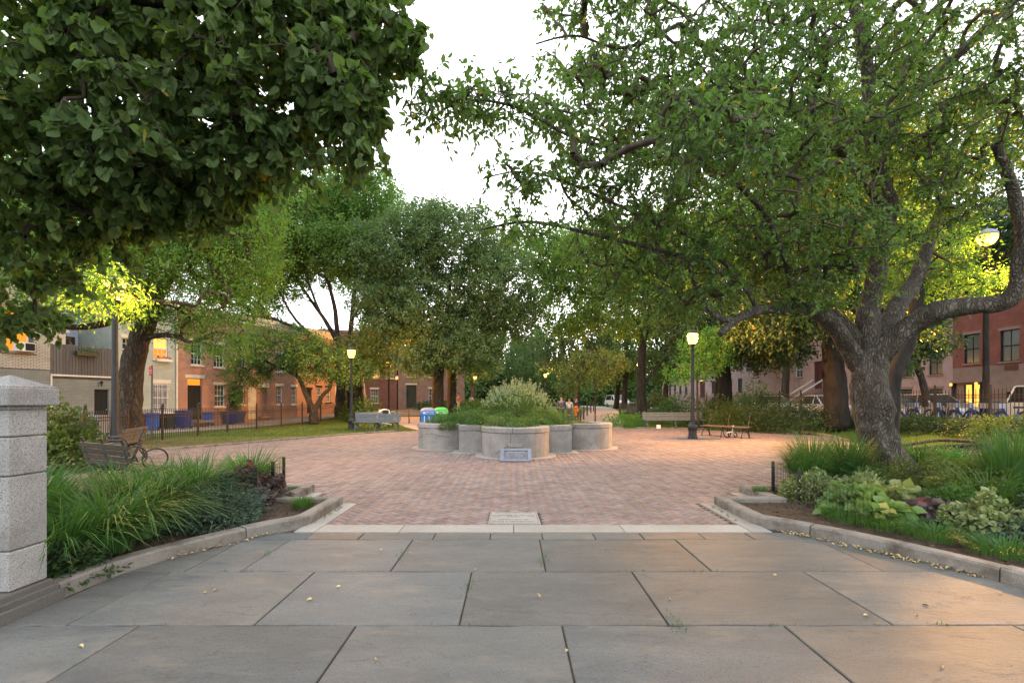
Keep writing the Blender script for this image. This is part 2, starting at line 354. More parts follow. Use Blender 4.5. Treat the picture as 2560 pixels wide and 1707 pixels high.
M['recgreen'] = plain('recycling_green', (.07, .42, .08), .45)
M['greydome'] = plain('grey_plastic', (.25, .26, .3), .5)
M['dkgreen'] = plain('dark_green_plastic', (.015, .03, .022), .5)
M['maroon'] = plain('maroon_plastic', (.06, .015, .015), .5)
M['orange'] = plain('orange_plastic', (.7, .18, .03), .6)
M['silver'] = surf('worn_metal', (.15, .165, .20), (.25, .27, .31), 5, .5, .1, 60, metal=.4)
M['bronze'] = surf('bronze_plate', (.10, .10, .115), (.19, .19, .21), 14, .45, .3, 60, metal=.5)
M['redsign'] = plain('red_sign', (.5, .02, .03), .5)
M['signwhite'] = plain('sign_white', (.75, .74, .72), .5)
M['carwhite'] = plain('car_white', (.62, .62, .6), .25, 0, .6)
M['carsilver'] = plain('car_silver', (.42, .41, .37), .3, .3, .6)
M['cardark'] = plain('car_dark', (.03, .03, .035), .25, 0, .6)
M['tyre'] = plain('rubber', (.015, .015, .015), .8)
M['bikeblue'] = plain('bike_blue', (.012, .05, .2), .35)
M['globe'] = emit('lamp_glass', (1, .42, .1), 2.0, .25)
M['globe2'] = emit('lamp_glass_close', (1, .36, .06), 5.0, .4)
M['skin'] = plain('skin', (.35, .2, .14), .6)
M['hair'] = plain('hair', (.02, .016, .014), .6)
M['clothgrey'] = surf('grey_cloth', (.07, .07, .09), (.11, .11, .13), 6, .9, .2, 40)
M['clothdark'] = surf('dark_cloth', (.03, .03, .035), (.05, .05, .055), 6, .9, .2, 40)
M['clothpale'] = surf('pale_cloth', (.42, .36, .3), (.55, .48, .42), 6, .9, .2, 40)
M['clothred'] = surf('rose_cloth', (.32, .16, .12), (.42, .22, .16), 6, .9, .2, 40)

# ------------------------------------------------------------------ foliage
def norm(a): return a / np.maximum(np.linalg.norm(a, axis=-1, keepdims=True), 1e-9)
def leaves(P, A, ln, wd, style, rg, up=.6, cup=.25):
    """P (n,3) leaf bases, A (n,3) axes -> verts, faces, rnd"""
    n = len(P); A = norm(A); U = rg.normal(size=(n, 3)) * .6; U[:, 2] += up
    S = norm(np.cross(A, U)); N = np.cross(S, A); sc = rg.uniform(.5, 1.3, (n, 1)); L = ln * sc; Wd = wd * sc
    c = cup * Wd
    if style == 'kite':
        V = np.stack([P, P + A * L * .45 + S * Wd * .5 + N * c, P + A * L - N * c * .5, P + A * L * .45 - S * Wd * .5 + N * c], 1)
        F = np.arange(n)[:, None, None] * 4 + np.array([[0, 1, 2], [0, 2, 3]])[None]; k = 4
    elif style == 'leaf':
        V = np.stack([P, P + A * L * .3 + S * Wd * .46 + N * c, P + A * L * .68 + S * Wd * .36 + N * c * .6, P + A * L - N * c, P + A * L * .68 - S * Wd * .36 + N * c * .6, P + A * L * .3 - S * Wd * .46 + N * c], 1)
        F = np.arange(n)[:, None, None] * 6 + np.array([[0, 1, 2, 3], [3, 4, 5, 0]])[None]; k = 6
    else:   # heart
        V = np.stack([P, P - A * L * .08 + S * Wd * .26 + N * c, P + A * L * .22 + S * Wd * .52 + N * c, P + A * L * .6 + S * Wd * .4 + N * c * .7, P + A * L,
                      P + A * L * .6 - S * Wd * .4 + N * c * .7, P + A * L * .22 - S * Wd * .52 + N * c, P - A * L * .08 - S * Wd * .26 + N * c, P + A * L * .4], 1)
        F = np.arange(n)[:, None, None] * 9 + np.array([[0, 1, 2, 8], [8, 2, 3, 4], [8, 4, 5, 6], [0, 8, 6, 7]])[None]; k = 9
    V = V.reshape(-1, 3); F = F.reshape(-1, F.shape[2]); rn = np.repeat(rg.random(n), k); return V, F, rn
def tree(name, label, base, limbs, blobs, leafm, barkm, leaf=(.08, .045), style='kite', T=5, Lp=9, tl=.45, droop=.35, seed=1, cat='tree', tw=True,
         group=None, trunkfn=None, sides=10, spread=1., step=.35, hull=.35, up=.6, zmin=None):
    rg = np.random.default_rng(seed); root = thing(name, label, cat, base, 0, group); B = np.array(base, float)
    mb = MB(); nodes = []; nr = []
    for li, (pts, r0, r1) in enumerate(limbs):
        sm = catmull(pts, 10 if tw else 6); k = len(sm); rad = [r0 + (r1 - r0) * (i / (k - 1)) ** .8 for i in range(k)]
        if li == 0 and trunkfn: trunkfn(mb, sm, rad, B)
        else:
            sd = seed * 7.3 + li; kn = .26 if tw else .16
            mb.tube([tuple(np.array(p) - B) for p in sm], rad, sides if r0 > .06 else 6, fn=lambda p, q, a, t_: 1 + kn * noise.noise(Vector((p.x * 3 + sd, p.y * 3 + q.x * 1.2, p.z * 3 + q.y * 1.2))) + kn * .45 * noise.noise(Vector((p.x * 9 + sd, p.y * 9 + q.x * 3, p.z * 9 + q.y * 3))))
        for p, r_ in zip(sm, rad): nodes.append(p); nr.append(r_)
    nodes = np.array(nodes, float); thick0 = len(nodes)
    C = []; 
    for (bx, by, bz, rx, ry, rz_, n) in blobs:
        d = norm(rg.normal(size=(n, 3))); rr = (rg.random((n, 1)) * (1 - hull ** 3) + hull ** 3) ** (1 / 3.)
        C.append(np.array([bx, by, bz]) + d * rr * np.array([rx, ry, rz_]))
    C = np.concatenate(C)
    if zmin is not None: C = C[C[:, 2] > zmin]
    # greedy growth of branches to every cluster
    dist = np.full(len(C), 1e9); near = np.zeros(len(C), int)
    for s in range(0, len(nodes), 400):
        D = np.linalg.norm(C[:, None] - nodes[None, s:s + 400], axis=2); j = D.argmin(1); dm = D[np.arange(len(C)), j]
        u_ = dm < dist; dist[u_] = dm[u_]; near[u_] = j[u_] + s
    alln = [tuple(p) for p in nodes]; done = np.zeros(len(C), bool); order = []; par = {}
    paths = []
    for _ in range(len(C)):
        i = int(np.where(done, 1e9, dist).argmin()); done[i] = True
        a = np.array(alln[near[i]]); c = C[i]; L = np.linalg.norm(c - a); k = max(2, int(L / step) + 1)
        mid = (a + c) / 2 + np.array([0, 0, .10 * L]) + rg.normal(size=3) * .07 * L
        ts = np.linspace(0, 1, k + 1)[:, None]; pth = (1 - ts) ** 2 * a + 2 * ts * (1 - ts) * mid + ts ** 2 * c
        st = len(alln); pi = [near[i]]
        for q in range(1, k + 1): alln.append(tuple(pth[q])); par[len(alln) - 1] = pi[-1]; pi.append(len(alln) - 1)
        paths.append(pi); new = pth[1:]
        D = np.linalg.norm(C[:, None] - new[None], axis=2) + .02; j = D.argmin(1); dm = D[np.arange(len(C)), j]
        u_ = (~done) & (dm < dist); dist[u_] = dm[u_]; near[u_] = j[u_] + st
    cnt = np.zeros(len(alln)); 
    for p in paths: cnt[p[-1]] += 1
    for i in range(len(alln) - 1, thick0 - 1, -1):
        cnt[par[i]] += cnt[i] if par[i] >= thick0 else 0
    rt = .0065 * (1 + .3 * tl / .45) if tw else .012
    mb.mi = 1
    for p in paths:
        rr = [min(rt * max(1, cnt[q]) ** .42, .05 if tw else .12) for q in p[1:]]; rr = [rr[0]] + rr
        mb.tube([tuple(np.array(alln[q]) - B) for q in p], rr, 5 if rr[0] > .03 else 4, cap=False)
    # twigs and leaves
    N = len(C); pd = np.array([np.array(alln[p[-1]]) - np.array(alln[p[-2]]) for p in paths]); ordC = np.array([alln[p[-1]] for p in paths])
    ordC0 = ordC; pd = norm(pd)
    tdir = norm(pd[:, None] * .55 + rg.normal(size=(N, T, 3)) * .75 * spread + np.array([0, 0, -.1 * droop]))
    tlen = tl * (1 if tw else .72) * rg.uniform(.6, 1.25, (N, T, 1))
    if tw:
        mb.mi = 1
        for i in range(N):
            for k in range(T):
                a = ordC0[i] - B; e = a + tdir[i, k] * tlen[i, k] + np.array([0, 0, -droop * .25 * tlen[i, k, 0]])
                mb.tube([tuple(a), tuple((a + e) / 2 + np.array([0, 0, .06 * tlen[i, k, 0]])), tuple(e)], [.006, .004, .002], 3, cap=False)
    tt = rg.uniform(.1, 1.05, (N, T, Lp, 1))
    P = ordC0[:, None, None] + tdir[:, :, None] * tlen[:, :, None] * tt + np.array([0, 0, -1]) * droop * .25 * tlen[:, :, None] * tt ** 2
    if not tw: P = P + rg.normal(size=P.shape) * tl * .12
    A = tdir[:, :, None] * .5 + rg.normal(size=P.shape) * .65 + np.array([0, 0, -droop])
    P = P.reshape(-1, 3) - B; A = A.reshape(-1, 3)
    V, F, rn = leaves(P, A, leaf[0], leaf[1], style, rg, up)
    mb.build('trunk', [barkm, M['twig'] if tw else barkm], root, smooth=True)
    link('crown', npmesh('crown', V, F, leafm, rn), root)
    return root
def B_(px, py, d, rx, ry, rd, n):      # crown blob given where it stands: depth d, half sizes in photo pixels at that depth
    x, y, z = W(px, py, d); return (x, y, z, rx * d / 1200, rd, ry * d / 1200, n)

# ------------------------------------------------------------------ the ground
xs = np.unique(np.concatenate([np.linspace(-900, -60, 12), np.arange(-60, 61, 1.0), np.linspace(60, 900, 12)]))
ys = np.unique(np.concatenate([np.linspace(-120, -10, 6), np.arange(-10, 121, 1.0), np.linspace(120, 1500, 12)]))
X, Y = np.meshgrid(xs, ys); Zg = gz(X, Y) - .004
V = np.stack([X.ravel(), Y.ravel(), Zg.ravel()], 1); nx = len(xs)
I, J = np.meshgrid(np.arange(nx - 1), np.arange(len(ys) - 1)); q = (J * nx + I).ravel()
F = np.stack([q, q + 1, q + nx + 1, q + nx], 1)
link('ground', npmesh('ground', V, F, M['ground'], smooth=True), kind='structure')

# plaza outline (x, y)
bedL = [(-2.36, 6.06), (-2.36, 7.3), (-3.2, 7.3), (-3.2, 8.15), (-4.3, 8.15)]
bedR = [(2.86, 6.06), (2.86, 7.3), (3.7, 7.3), (3.7, 8.15), (4.55, 8.15)]
arc = catmull([(-4.3, 8.15), (-5.6, 8.5), (-7.6, 8.3), (-10.3, 9.6), (-11.6, 12), (-11.3, 14.5), (-10.1, 16.8), (-8.8, 19.5), (-7.2, 22.3), (-5, 24.7), (-2, 26.2), (2, 26.8), (6.3, 26.9), (9.8, 26.5), (12.5, 25.4),
               (13.9, 23), (13.6, 20.5), (12.7, 18), (11.5, 15.5), (9.8, 12.8), (7.4, 10.9), (5.6, 9.4), (4.55, 8.15)], 6)
plaza = bedL[:-1] + arc + bedR[::-1][1:]
def sheet(poly, z, name, mat, **kw):
    mb = MB(); mb.add([(x, y, z) for x, y in poly], [tuple(range(len(poly)))]); return mb.build(name, mat, **kw)
def area2(p): return sum(p[i][0] * p[(i + 1) % len(p)][1] - p[(i + 1) % len(p)][0] * p[i][1] for i in range(len(p)))
if area2(plaza) < 0: plaza = plaza[::-1]
pv = sheet(plaza, .004, 'plaza', M['joint'], kind='structure')
# herringbone pavers
bl, bw_ = .2, .1
PC = (.1, 16.)
def hb():
    n = 190; i, j = np.meshgrid(np.arange(-n, n), np.arange(-n, n)); i = i.ravel(); j = j.ravel()
    ox = i + 2 * j; oy = i - 2 * j
    Hc = np.stack([ox + 1., oy + .5, np.zeros(len(i))], 1); Vc = np.stack([ox + 2.5, oy + 0., np.ones(len(i))], 1)
    A_ = np.concatenate([Hc, Vc]); A_[:, :2] *= .1
    c = math.cos(R(45)); x = (A_[:, 0] - A_[:, 1]) * c + 1; y = (A_[:, 0] + A_[:, 1]) * c + 16; return x, y, A_[:, 2]
hx, hy, ho = hb()
keep = inpoly(hx, hy, plaza) & ~((abs(hx - PC[0]) < 1.65) & (abs(hy - PC[1]) < 1.65)) & ~((abs(hx - .02) < .37) & (hy < 6.83) & (hy > 5.9))
for dx, dy in ((2.25, 0), (-2.25, 0), (0, 2.25), (0, -2.25)): keep &= np.hypot(hx - PC[0] - dx, hy - PC[1] - dy) > 1.05
hx, hy, ho = hx[keep], hy[keep], ho[keep]
o_ = np.argsort(np.hypot(hx, hy)); hx, hy, ho = hx[o_], hy[o_], ho[o_]
Vb0 = np.array([(-1, -1, 0), (1, -1, 0), (1, 1, 0), (-1, 1, 0), (-1, -1, 1), (1, -1, 1), (1, 1, 1), (-1, 1, 1)], float) * np.array([.0962, .0462, 1])
Fb0 = np.array([(4, 5, 6, 7), (0, 1, 5, 4), (1, 2, 6, 5), (2, 3, 7, 6), (3, 0, 4, 7)])
bme = npmesh('brick', Vb0 * np.array([1, 1, .016]) + np.array([0, 0, 0.005]), Fb0, M['paver1'], np.full(8, .5))
for k in range(300):
    a = R(45) + ho[k] * R(90) + random.uniform(-.012, .012)
    o = link('brick', bme, pv, (hx[k], hy[k], random.uniform(-.0015, .002)), a); o.rotation_euler.x = random.uniform(-.006, .006); o.rotation_euler.y = random.uniform(-.006, .006)
hx, hy, ho = hx[300:], hy[300:], ho[300:]; n = len(hx)
a = R(45) + ho * R(90) + rng.normal(size=n) * .008; zt = .019 + rng.uniform(-.002, .003, n); ca, sa = np.cos(a), np.sin(a)
Vx = Vb0[None, :, 0] * ca[:, None] - Vb0[None, :, 1] * sa[:, None] + hx[:, None]; Vy = Vb0[None, :, 0] * sa[:, None] + Vb0[None, :, 1] * ca[:, None] + hy[:, None]
Vz = Vb0[None, :, 2] * zt[:, None] + .004 * (1 - Vb0[None, :, 2]); Vz = Vz + Vb0[None, :, 2] * (Vb0[None, :, 0] * rng.normal(size=(n, 1)) * .012)
V = np.stack([Vx, Vy, Vz], 2).reshape(-1, 3); F = (Fb0[None] + np.arange(n)[:, None, None] * 8).reshape(-1, 4)
link('brick_field', npmesh('brick_field', V, F, M['paver'], np.repeat(rng.random(n), 8)), pv, kind='stuff')
# kerb around the plaza (low) : separate stones
def kerbrun(name, pts, w, h, mat, parent=None, label=None, seg=1.1, z0=-.05, ch=.015, zf=None, gap=.012, inner=False):
    root = parent or link(name, None, kind='structure')
    P = [np.array(p[:2], float) for p in pts]; cum = [0]
    for a, b in zip(P[:-1], P[1:]): cum.append(cum[-1] + np.linalg.norm(b - a))
    tot = cum[-1]; k = max(1, round(tot / seg)); 
    def at(s):
        s = min(max(s, 0), tot - 1e-6); i = max(j for j in range(len(cum)) if cum[j] <= s); i = min(i, len(P) - 2); f = (s - cum[i]) / max(1e-9, cum[i + 1] - cum[i]); d = P[i + 1] - P[i]; d = d / np.linalg.norm(d)
        return P[i] + (P[i + 1] - P[i]) * f, np.array([-d[1], d[0]])
    for j in range(k):
        s0 = tot * j / k + gap / 2; s1 = tot * (j + 1) / k - gap / 2
        ss_ = sorted(set([s0, s1] + [c for c in cum if s0 < c < s1])); L = []; Rr = []
        for s in ss_:
            p, nn = at(s); L.append(p + nn * w / 2); Rr.append(p - nn * w / 2)
        zz = float(zf(*L[0])) if zf else 0; hh = h + random.uniform(-.006, .006)
        mb = MB(); n_ = len(L); vs = []
        for a_, b_ in zip(L, Rr):
            c_ = (a_ + b_) / 2
            vs += [(a_[0], a_[1], z0 + zz), (a_[0], a_[1], hh - ch + zz), (*(a_ + (c_ - a_) / np.linalg.norm(c_ - a_) * ch), hh + zz), (*(b_ + (c_ - b_) / np.linalg.norm(c_ - b_) * ch), hh + zz), (b_[0], b_[1], hh - ch + zz), (b_[0], b_[1], z0 + zz)]
        fs = []
        for i in range(n_ - 1):
            for m_ in range(5): fs.append((i * 6 + m_, i * 6 + m_ + 1, (i + 1) * 6 + m_ + 1, (i + 1) * 6 + m_))
        fs += [tuple(range(6)), tuple((n_ - 1) * 6 + m_ for m_ in range(5, -1, -1))]
        mb.add([tuple(map(float, v)) for v in vs], fs); mb.build('kerb_stone', mat, root)
    return root
far_kerb = [p for p in arc if (p[1] > 13.5)]
# gaps where the two paths leave
pathLx, pathRx = (-5.6, -3.1), (3.4, 6.4)
segA = [p for p in arc if p[1] > 13.6 and p[0] < -5.5]; segB = [p for p in arc if p[1] > 20 and -2.8 < p[0] < 3.2]; segC = [p for p in arc if p[1] > 18 and p[0] > 6.6]
for s_ in (segA, segB, segC): kerbrun('kerb', s_, .16, .085, M['kerb'], seg=1.6, zf=gz)
# paths
def strip(name, pts, w, mat, dz=.01, kerb=False):
    sm = catmull(pts, 10); mb = MB(); vs = []
    for i, p in enumerate(sm):
        a = np.array(sm[max(i - 1, 0)]); b = np.array(sm[min(i + 1, len(sm) - 1)]); d = (b - a) / np.linalg.norm(b - a); nn = np.array([-d[1], d[0]])
        for k in (-1, -.33, .33, 1):
            q = np.array(p) + nn * k * w / 2; vs.append((q[0], q[1], float(gz(q[0], q[1])) + dz))
    fs = [(i * 4 + k, i * 4 + 4 + k, i * 4 + 5 + k, i * 4 + 1 + k) for i in range(len(sm) - 1) for k in range(3)]
    mb.add(vs, fs); o = mb.build(name, mat, kind='structure'); return sm
strip('path', [(-3.6, 25.4), (-5.2, 29), (-7.6, 36), (-9.5, 46), (-10.5, 60), (-8, 90)], 2.6, M['path'], .02)
pr = strip('path', [(4.6, 26.4), (5.6, 31), (7.4, 40), (9.8, 52), (13, 72), (13, 95)], 3.0, M['path'], .02)
kerbrun('kerb', [(p[0] - 1.55, p[1]) for p in pr if p[1] > 27.2 and p[1] < 60], .15, .1, M['kerb'], seg=2, zf=gz)
# streets beyond both fences
def gstrip(name, x0, x1, y0, y1, mat, dz, ny=30, fx=None):
    vs = []; fs = []
    for i in range(ny + 1):
        y = y0 + (y1 - y0) * i / ny; o0 = fx(y) if fx else 0
        for k in range(4):
            x = x0 + (x1 - x0) * k / 3 + o0; vs.append((x, y, float(gz(x, y)) + dz))
    fs = [(i * 4 + k, i * 4 + k + 1, i * 4 + 5 + k, i * 4 + 4 + k) for i in range(ny) for k in range(3)]
    MB().add(vs, fs).build(name, mat, kind='structure')
gstrip('sidewalk', 17.9, 21.2, -5, 110, M['concrete'], .01)
gstrip('street', 21.5, 26.9, -5, 110, M['asphalt'], .0)
gstrip('sidewalk', 27.2, 30, -5, 110, M['concrete'], .014)
kerbrun('kerb', [(21.35, 5), (21.35, 80)], .2, .08, M['granite_base'], seg=4, zf=gz)
fxl = lambda y: -19.1 + .308 * (y - 29)
gstrip('sidewalk', .0, 3.9, 12, 62, M['concrete'], .012, fx=lambda y: min(fxl(y), 0))

# ------------------------------------------------------------------ flagstones
pvm = link('pavement', None, kind='structure')
jb = [(-6, -4), (7, -4)] ; MB().add([(-6, -4, .008), (7, -4, .008), (7, 2.6, .008), (-6, 2.6, .008)], [(0, 1, 2, 3)]).build('joint_bed', M['joint'], pvm)
kl = catmull([(-3.45, 2.9), (-3.60, 3.82), (-3.5, 4.5), (-3.22, 5.1), (-2.86, 5.68), (-2.6, 5.95)], 6)
kr = catmull([(4.6, 2.6), (4.32, 3.9), (4.06, 4.6), (3.68, 5.3), (3.3, 5.8), (3.1, 6.0)], 6)
_jb = [(p[0] + .05, p[1]) for p in kr if p[1] > 2.6] + [(3.1, 6.1), (-2.65, 6.1)] + [(p[0] - .05, p[1]) for p in kl[::-1]] + [(-3.6, 2.6)]
MB().add([(x, y, .012) for x, y in [(4.6, 2.6)] + _jb], [tuple(range(len(_jb) + 1))]).build('joint_bed', M['joint'], pvm)
def lim(y, side):
    c = kl if side < 0 else kr
    yy = [p[1] for p in c]; xx = [p[0] for p in c]; return float(np.interp(y, yy, xx)) + .02 * side
def slab(x0, x1, y0, y1, sk=0, z=.028, name='flagstone', mat=None, gl=.006):
    xa0 = max(x0 + gl, lim(y0, -1)); xb0 = max(x0 + gl, lim(y1, -1)); xa1 = min(x1 - gl, lim(y0, 1)); xb1 = min(x1 - gl, lim(y1, 1))
    if xa1 - xa0 < .12 and xb1 - xb0 < .12: return
    if xb1 - xb0 < .06: xb0, xb1 = (xb1 - .06, xb1) if x0 < 0 else (xb0, xb0 + .06)
    if xa1 - xa0 < .06: xa0, xa1 = (xa1 - .06, xa1) if x0 < 0 else (xa0, xa0 + .06)
    j = lambda: random.uniform(-.010, .006)
    nn = 8; top = [(xb1 + (xb0 - xb1) * i / nn, y1 - gl + (j() if 0 < i < nn else 0)) for i in range(nn + 1)]
    bot = [(xa0 + (xa1 - xa0) * i / nn, y0 + gl + (j() if 0 < i < nn else 0)) for i in range(nn + 1)]
    # side edges follow the kerb curve where they meet it
    def edge(xA, xB, yA, yB, side):
        o = []
        for t_ in (.25, .5, .75):
            y = yA + (yB - yA) * t_; x = xA + (xB - xA) * t_; l = lim(y, side); o.append((max(x, l) if side < 0 else min(x, l), y))
        return o
    poly = bot + edge(xa1, xb1, y0, y1, 1) + top + edge(xb0, xa0, y1, y0, -1)
    mb = MB(); mb.prism(poly, -.03, z + random.uniform(-.003, .003), .006); mb.build(name, mat or M[random.choice(('bluestone', 'bluestone', 'bluestone2'))], pvm)
rowsF = [(5.42, 5.7, [-3.6, -3.0, -2.35, -1.75, -.9, -.25, .35, .95, 1.5, 2.2, 2.75, 3.3, 4]),
         (4.41, 5.42, [-4, -3.02, -2.5, -1.12, .31, 1.84, 3.42, 5]),
         (3.36, 4.41, [-4.2, -3.12, -1.81, -.37, 1.1, 2.67, 4.4]),
         (2.27, 3.36, [-5, -3.9, -2.6, -1.09, .35, 1.9, 3.5, 5]), (1.2, 2.27, [-5, -3.3, -1.8, -.2, 1.2, 2.9, 4.6]), (.1, 1.2, [-5, -3.9, -2.3, -.8, .8, 2.2, 3.8, 5])]
for y0, y1, js in rowsF:
    for a, b in zip(js[:-1], js[1:]): slab(a, b, y0, y1)
for a, b in zip([-2.36, -1.35, .02, 1.35, 2.86][:-1], [-2.36, -1.35, .02, 1.35, 2.86][1:]):
    MB().prism([(a + .004, 5.72), (b - .004, 5.72), (b - .004, 6.05), (a + .004, 6.05)], -.03, .03, .004).build('border_stone', M['paleband'], pvm)
# flush granite strips beside the stepped kerbs
for sgn, xb in ((-1, bedL), (1, bedR)):
    cx = .25; f = lambda x: cx + sgn * (x)
    for (xa, xc, ya, yc) in ((2.61, 2.85, 5.72, 7.3), (3.45, 3.69, 7.3, 8.15)):
        x0, x1 = sorted((f(xa), f(xc))); MB().prism([(x0, ya), (x1, ya), (x1, yc), (x0, yc)], -.03, .034, .004).build('border_stone', M['paleband'], pvm)
# inscribed stone set in the brick
pq = thing('inscribed_paving_stone', 'pale engraved stone set flush in the brick paving facing the planter', 'plaque', (.02, 6.45, .0))
MB().prism([(-.33, -.33), (.35, -.33), (.33, .33), (-.32, .33)], -.02, .03, .006).build('slab', M['paleband'], pq)
M['ink'] = plain('cut_letters', (.13, .12, .11), .9)
def text(s, size, loc, parent, mat=None, rot=(0, 0, 0), ext=.001, bold=0):
    c = bpy.data.curves.new('lettering', 'FONT'); c.body = s; c.size = size; c.align_x = 'CENTER'; c.align_y = 'CENTER'; c.extrude = ext; c.offset = bold
    c.materials.append(mat or M['ink']); o = bpy.data.objects.new('lettering', c); COL.objects.link(o)
    bpy.context.view_layer.update(); me = bpy.data.meshes.new_from_object(o.evaluated_get(bpy.context.evaluated_depsgraph_get())); bpy.data.objects.remove(o)
    o = link('lettering', me, parent, loc); o.rotation_euler = rot; return o
text('CITY OF NEW YORK', .055, (0, .25, .031), pq); text('COBBLE HILL', .07, (0, .1, .031), pq); text('PARK', .07, (0, .02, .031), pq)
text('DEPARTMENT OF', .05, (0, -.13, .031), pq); text('PARKS & RECREATION', .055, (0, -.23, .031), pq)
for x in (-.23, .24):
    mb = MB(); mb.tube([(x + .045 * math.cos(a), .06 + .045 * math.sin(a), .031) for a in np.linspace(0, 2 * math.pi, 16)[:-1]], .003, 4, close=True); mb.build('emblem_ring', M['ink'], pq)
mb = MB()
for a, b in (((-.3, .3), (.31, .3)), ((.31, .3), (.32, -.3)), ((.32, -.3), (-.31, -.3)), ((-.31, -.3), (-.3, .3))): mb.bar((*a, .031), (*b, .031), .006, .002)
mb.build('border_line', M['ink'], pq)
# tall kerbs of the entrance
off = lambda pts, s: [(p[0] + .085 * s, p[1]) for p in pts]
kL = off([p for p in kl if p[1] > 3.8], -1) + [(-2.63, 6.1), (-2.63, 7.12)]; kR = off(kr, 1) + [(3.13, 6.1), (3.13, 7.12)]
kerbrun('kerb', kL, .17, .15, M['kerb'], seg=1.5, ch=.02); kerbrun('kerb', kR, .17, .15, M['kerb'], seg=1.5, ch=.02)
for s in (-1, 1):
    f = lambda x: .25 + s * x
    kerbrun('kerb', [(f(2.8), 7.17), (f(3.81), 7.17)][::-s], .17, .15, M['kerb'], seg=3)
    kerbrun('kerb', [(f(3.72), 7.26), (f(3.72), 8.08)][::s], .17, .15, M['kerb'], seg=3)
    kerbrun('kerb', [(f(3.64), 8.17), (f(4.6), 8.17)][::-s], .17, .15, M['kerb'], seg=3)
# beds
bl_ = [(-2.7, 6.05), (-2.7, 7.1), (-3.6, 7.25), (-3.7, 8.1), (-4.4, 8.1), (-5.6, 8.3), (-7.2, 7.7), (-8.6, 6.6), (-8.6, 2.9)] + [(p[0] - .1, p[1]) for p in kl]
br_ = [(3.2, 6.05)] + [(p[0] + .1, p[1]) for p in kr[::-1]] + [(12, 2.6), (13.5, 9), (11.5, 11.5), (8.6, 11), (6.2, 9.6), (4.9, 8.1), (4.1, 8.1), (3.9, 7.25), (3.2, 7.1)]
def soil(poly):
    mb = MB(); n = len(poly); cx = sum(p[0] for p in poly) / n; cy = sum(p[1] for p in poly) / n
    mb.add([(x, y, .0) for x, y in poly] + [(x, y, .085) for x, y in poly] , [(i, (i + 1) % n, n + (i + 1) % n, n + i) for i in range(n)] + [tuple(range(n, 2 * n))]); mb.build('soil_bed', M['soil'], kind='structure')
soil(bl_ if area2(bl_) > 0 else bl_[::-1]); soil(br_ if area2(br_) > 0 else br_[::-1])
# ------------------------------------------------------------------ granite gate pillar at the entrance
pc = (-3.775, 3.61)
pl = thing('stone_pillar', 'grey granite pillar of stacked blocks with a pyramid cap beside the entrance', 'pillar', (*pc, 0))
def rblock(h0, h1, hw, ch, name, mat=M['granite']):
    mb = MB(); q = hw - ch
    vs = [(a * q, b * q, h0) for a, b in ((-1, -1), (1, -1), (1, 1), (-1, 1))] + [(a * hw, b * hw, h0 + ch) for a, b in ((-1, -1), (1, -1), (1, 1), (-1, 1))] + [(a * hw, b * hw, h1 - ch) for a, b in ((-1, -1), (1, -1), (1, 1), (-1, 1))] + [(a * q, b * q, h1) for a, b in ((-1, -1), (1, -1), (1, 1), (-1, 1))]
    fs = [(3, 2, 1, 0), (12, 13, 14, 15)] + [(L * 4 + i, L * 4 + (i + 1) % 4, L * 4 + 4 + (i + 1) % 4, L * 4 + 4 + i) for L in range(3) for i in range(4)]
    mb.add(vs, fs); mb.build(name, mat, pl)
MB().prism([(-.3, -.6), (.215, -.6), (.215, .215), (-.3, .215)], 0, .11, .008).build('plinth', M['granite_base'], pl)
MB().prism([(-.27, -.37), (.19, -.37), (.19, .19), (-.27, .19)], .11, .16, .012).build('plinth', M['granite_base'], pl)
MB().prism([(-.24, -.33), (.165, -.33), (.165, .165), (-.24, .165)], .16, .205, .012).build('plinth', M['granite_base'], pl)
for a, b in ((.206, .5), (.5, 1.044), (1.044, 1.33), (1.33, 1.53)): rblock(a + .003, b - .003, .14, .01, 'block')
rblock(1.53, 1.56, .132, .004, 'block'); rblock(1.56, 1.69, .19, .006, 'cap')
MB().add([(-.18, -.18, 1.69), (.18, -.18, 1.69), (.18, .18, 1.69), (-.18, .18, 1.69), (-.18, -.18, 1.702), (.18, -.18, 1.702), (.18, .18, 1.702), (-.18, .18, 1.702), (0, 0, 1.79)],
         [(0, 1, 5, 4), (1, 2, 6, 5), (2, 3, 7, 6), (3, 0, 4, 7), (4, 5, 8), (5, 6, 8), (6, 7, 8), (7, 4, 8)]).build('cap_top', M['granite'], pl)

# ------------------------------------------------------------------ quatrefoil planter
pt = thing('stone_planter', 'clover shaped grey granite planter in the middle of the brick plaza', 'planter', (*PC, .02))
a_, r_, q_ = 2.25, .96, 1.68
def sector(cx, cy, ro, ri, t0, t1, z0, z1, name, mat, seg=10, ch=.012):
    ts = np.linspace(t0, t1, seg + 1); prof = [(ro, z0), (ro, z1 - ch), (ro - ch, z1), (ri, z1), (ri, z0)]; vs = []; k = len(prof)
    for t_ in ts:
        for r0, z in prof: vs.append((cx + r0 * math.cos(t_), cy + r0 * math.sin(t_), z))
    fs = [(i * k + m_, (i + 1) * k + m_, (i + 1) * k + (m_ + 1) % k, i * k + (m_ + 1) % k) for i in range(seg) for m_ in range(k)] + [tuple(range(k)), tuple(seg * k + m_ for m_ in range(k - 1, -1, -1))]
    mb = MB(); mb.add(vs, fs); return mb.build(name, mat, pt, smooth=False)
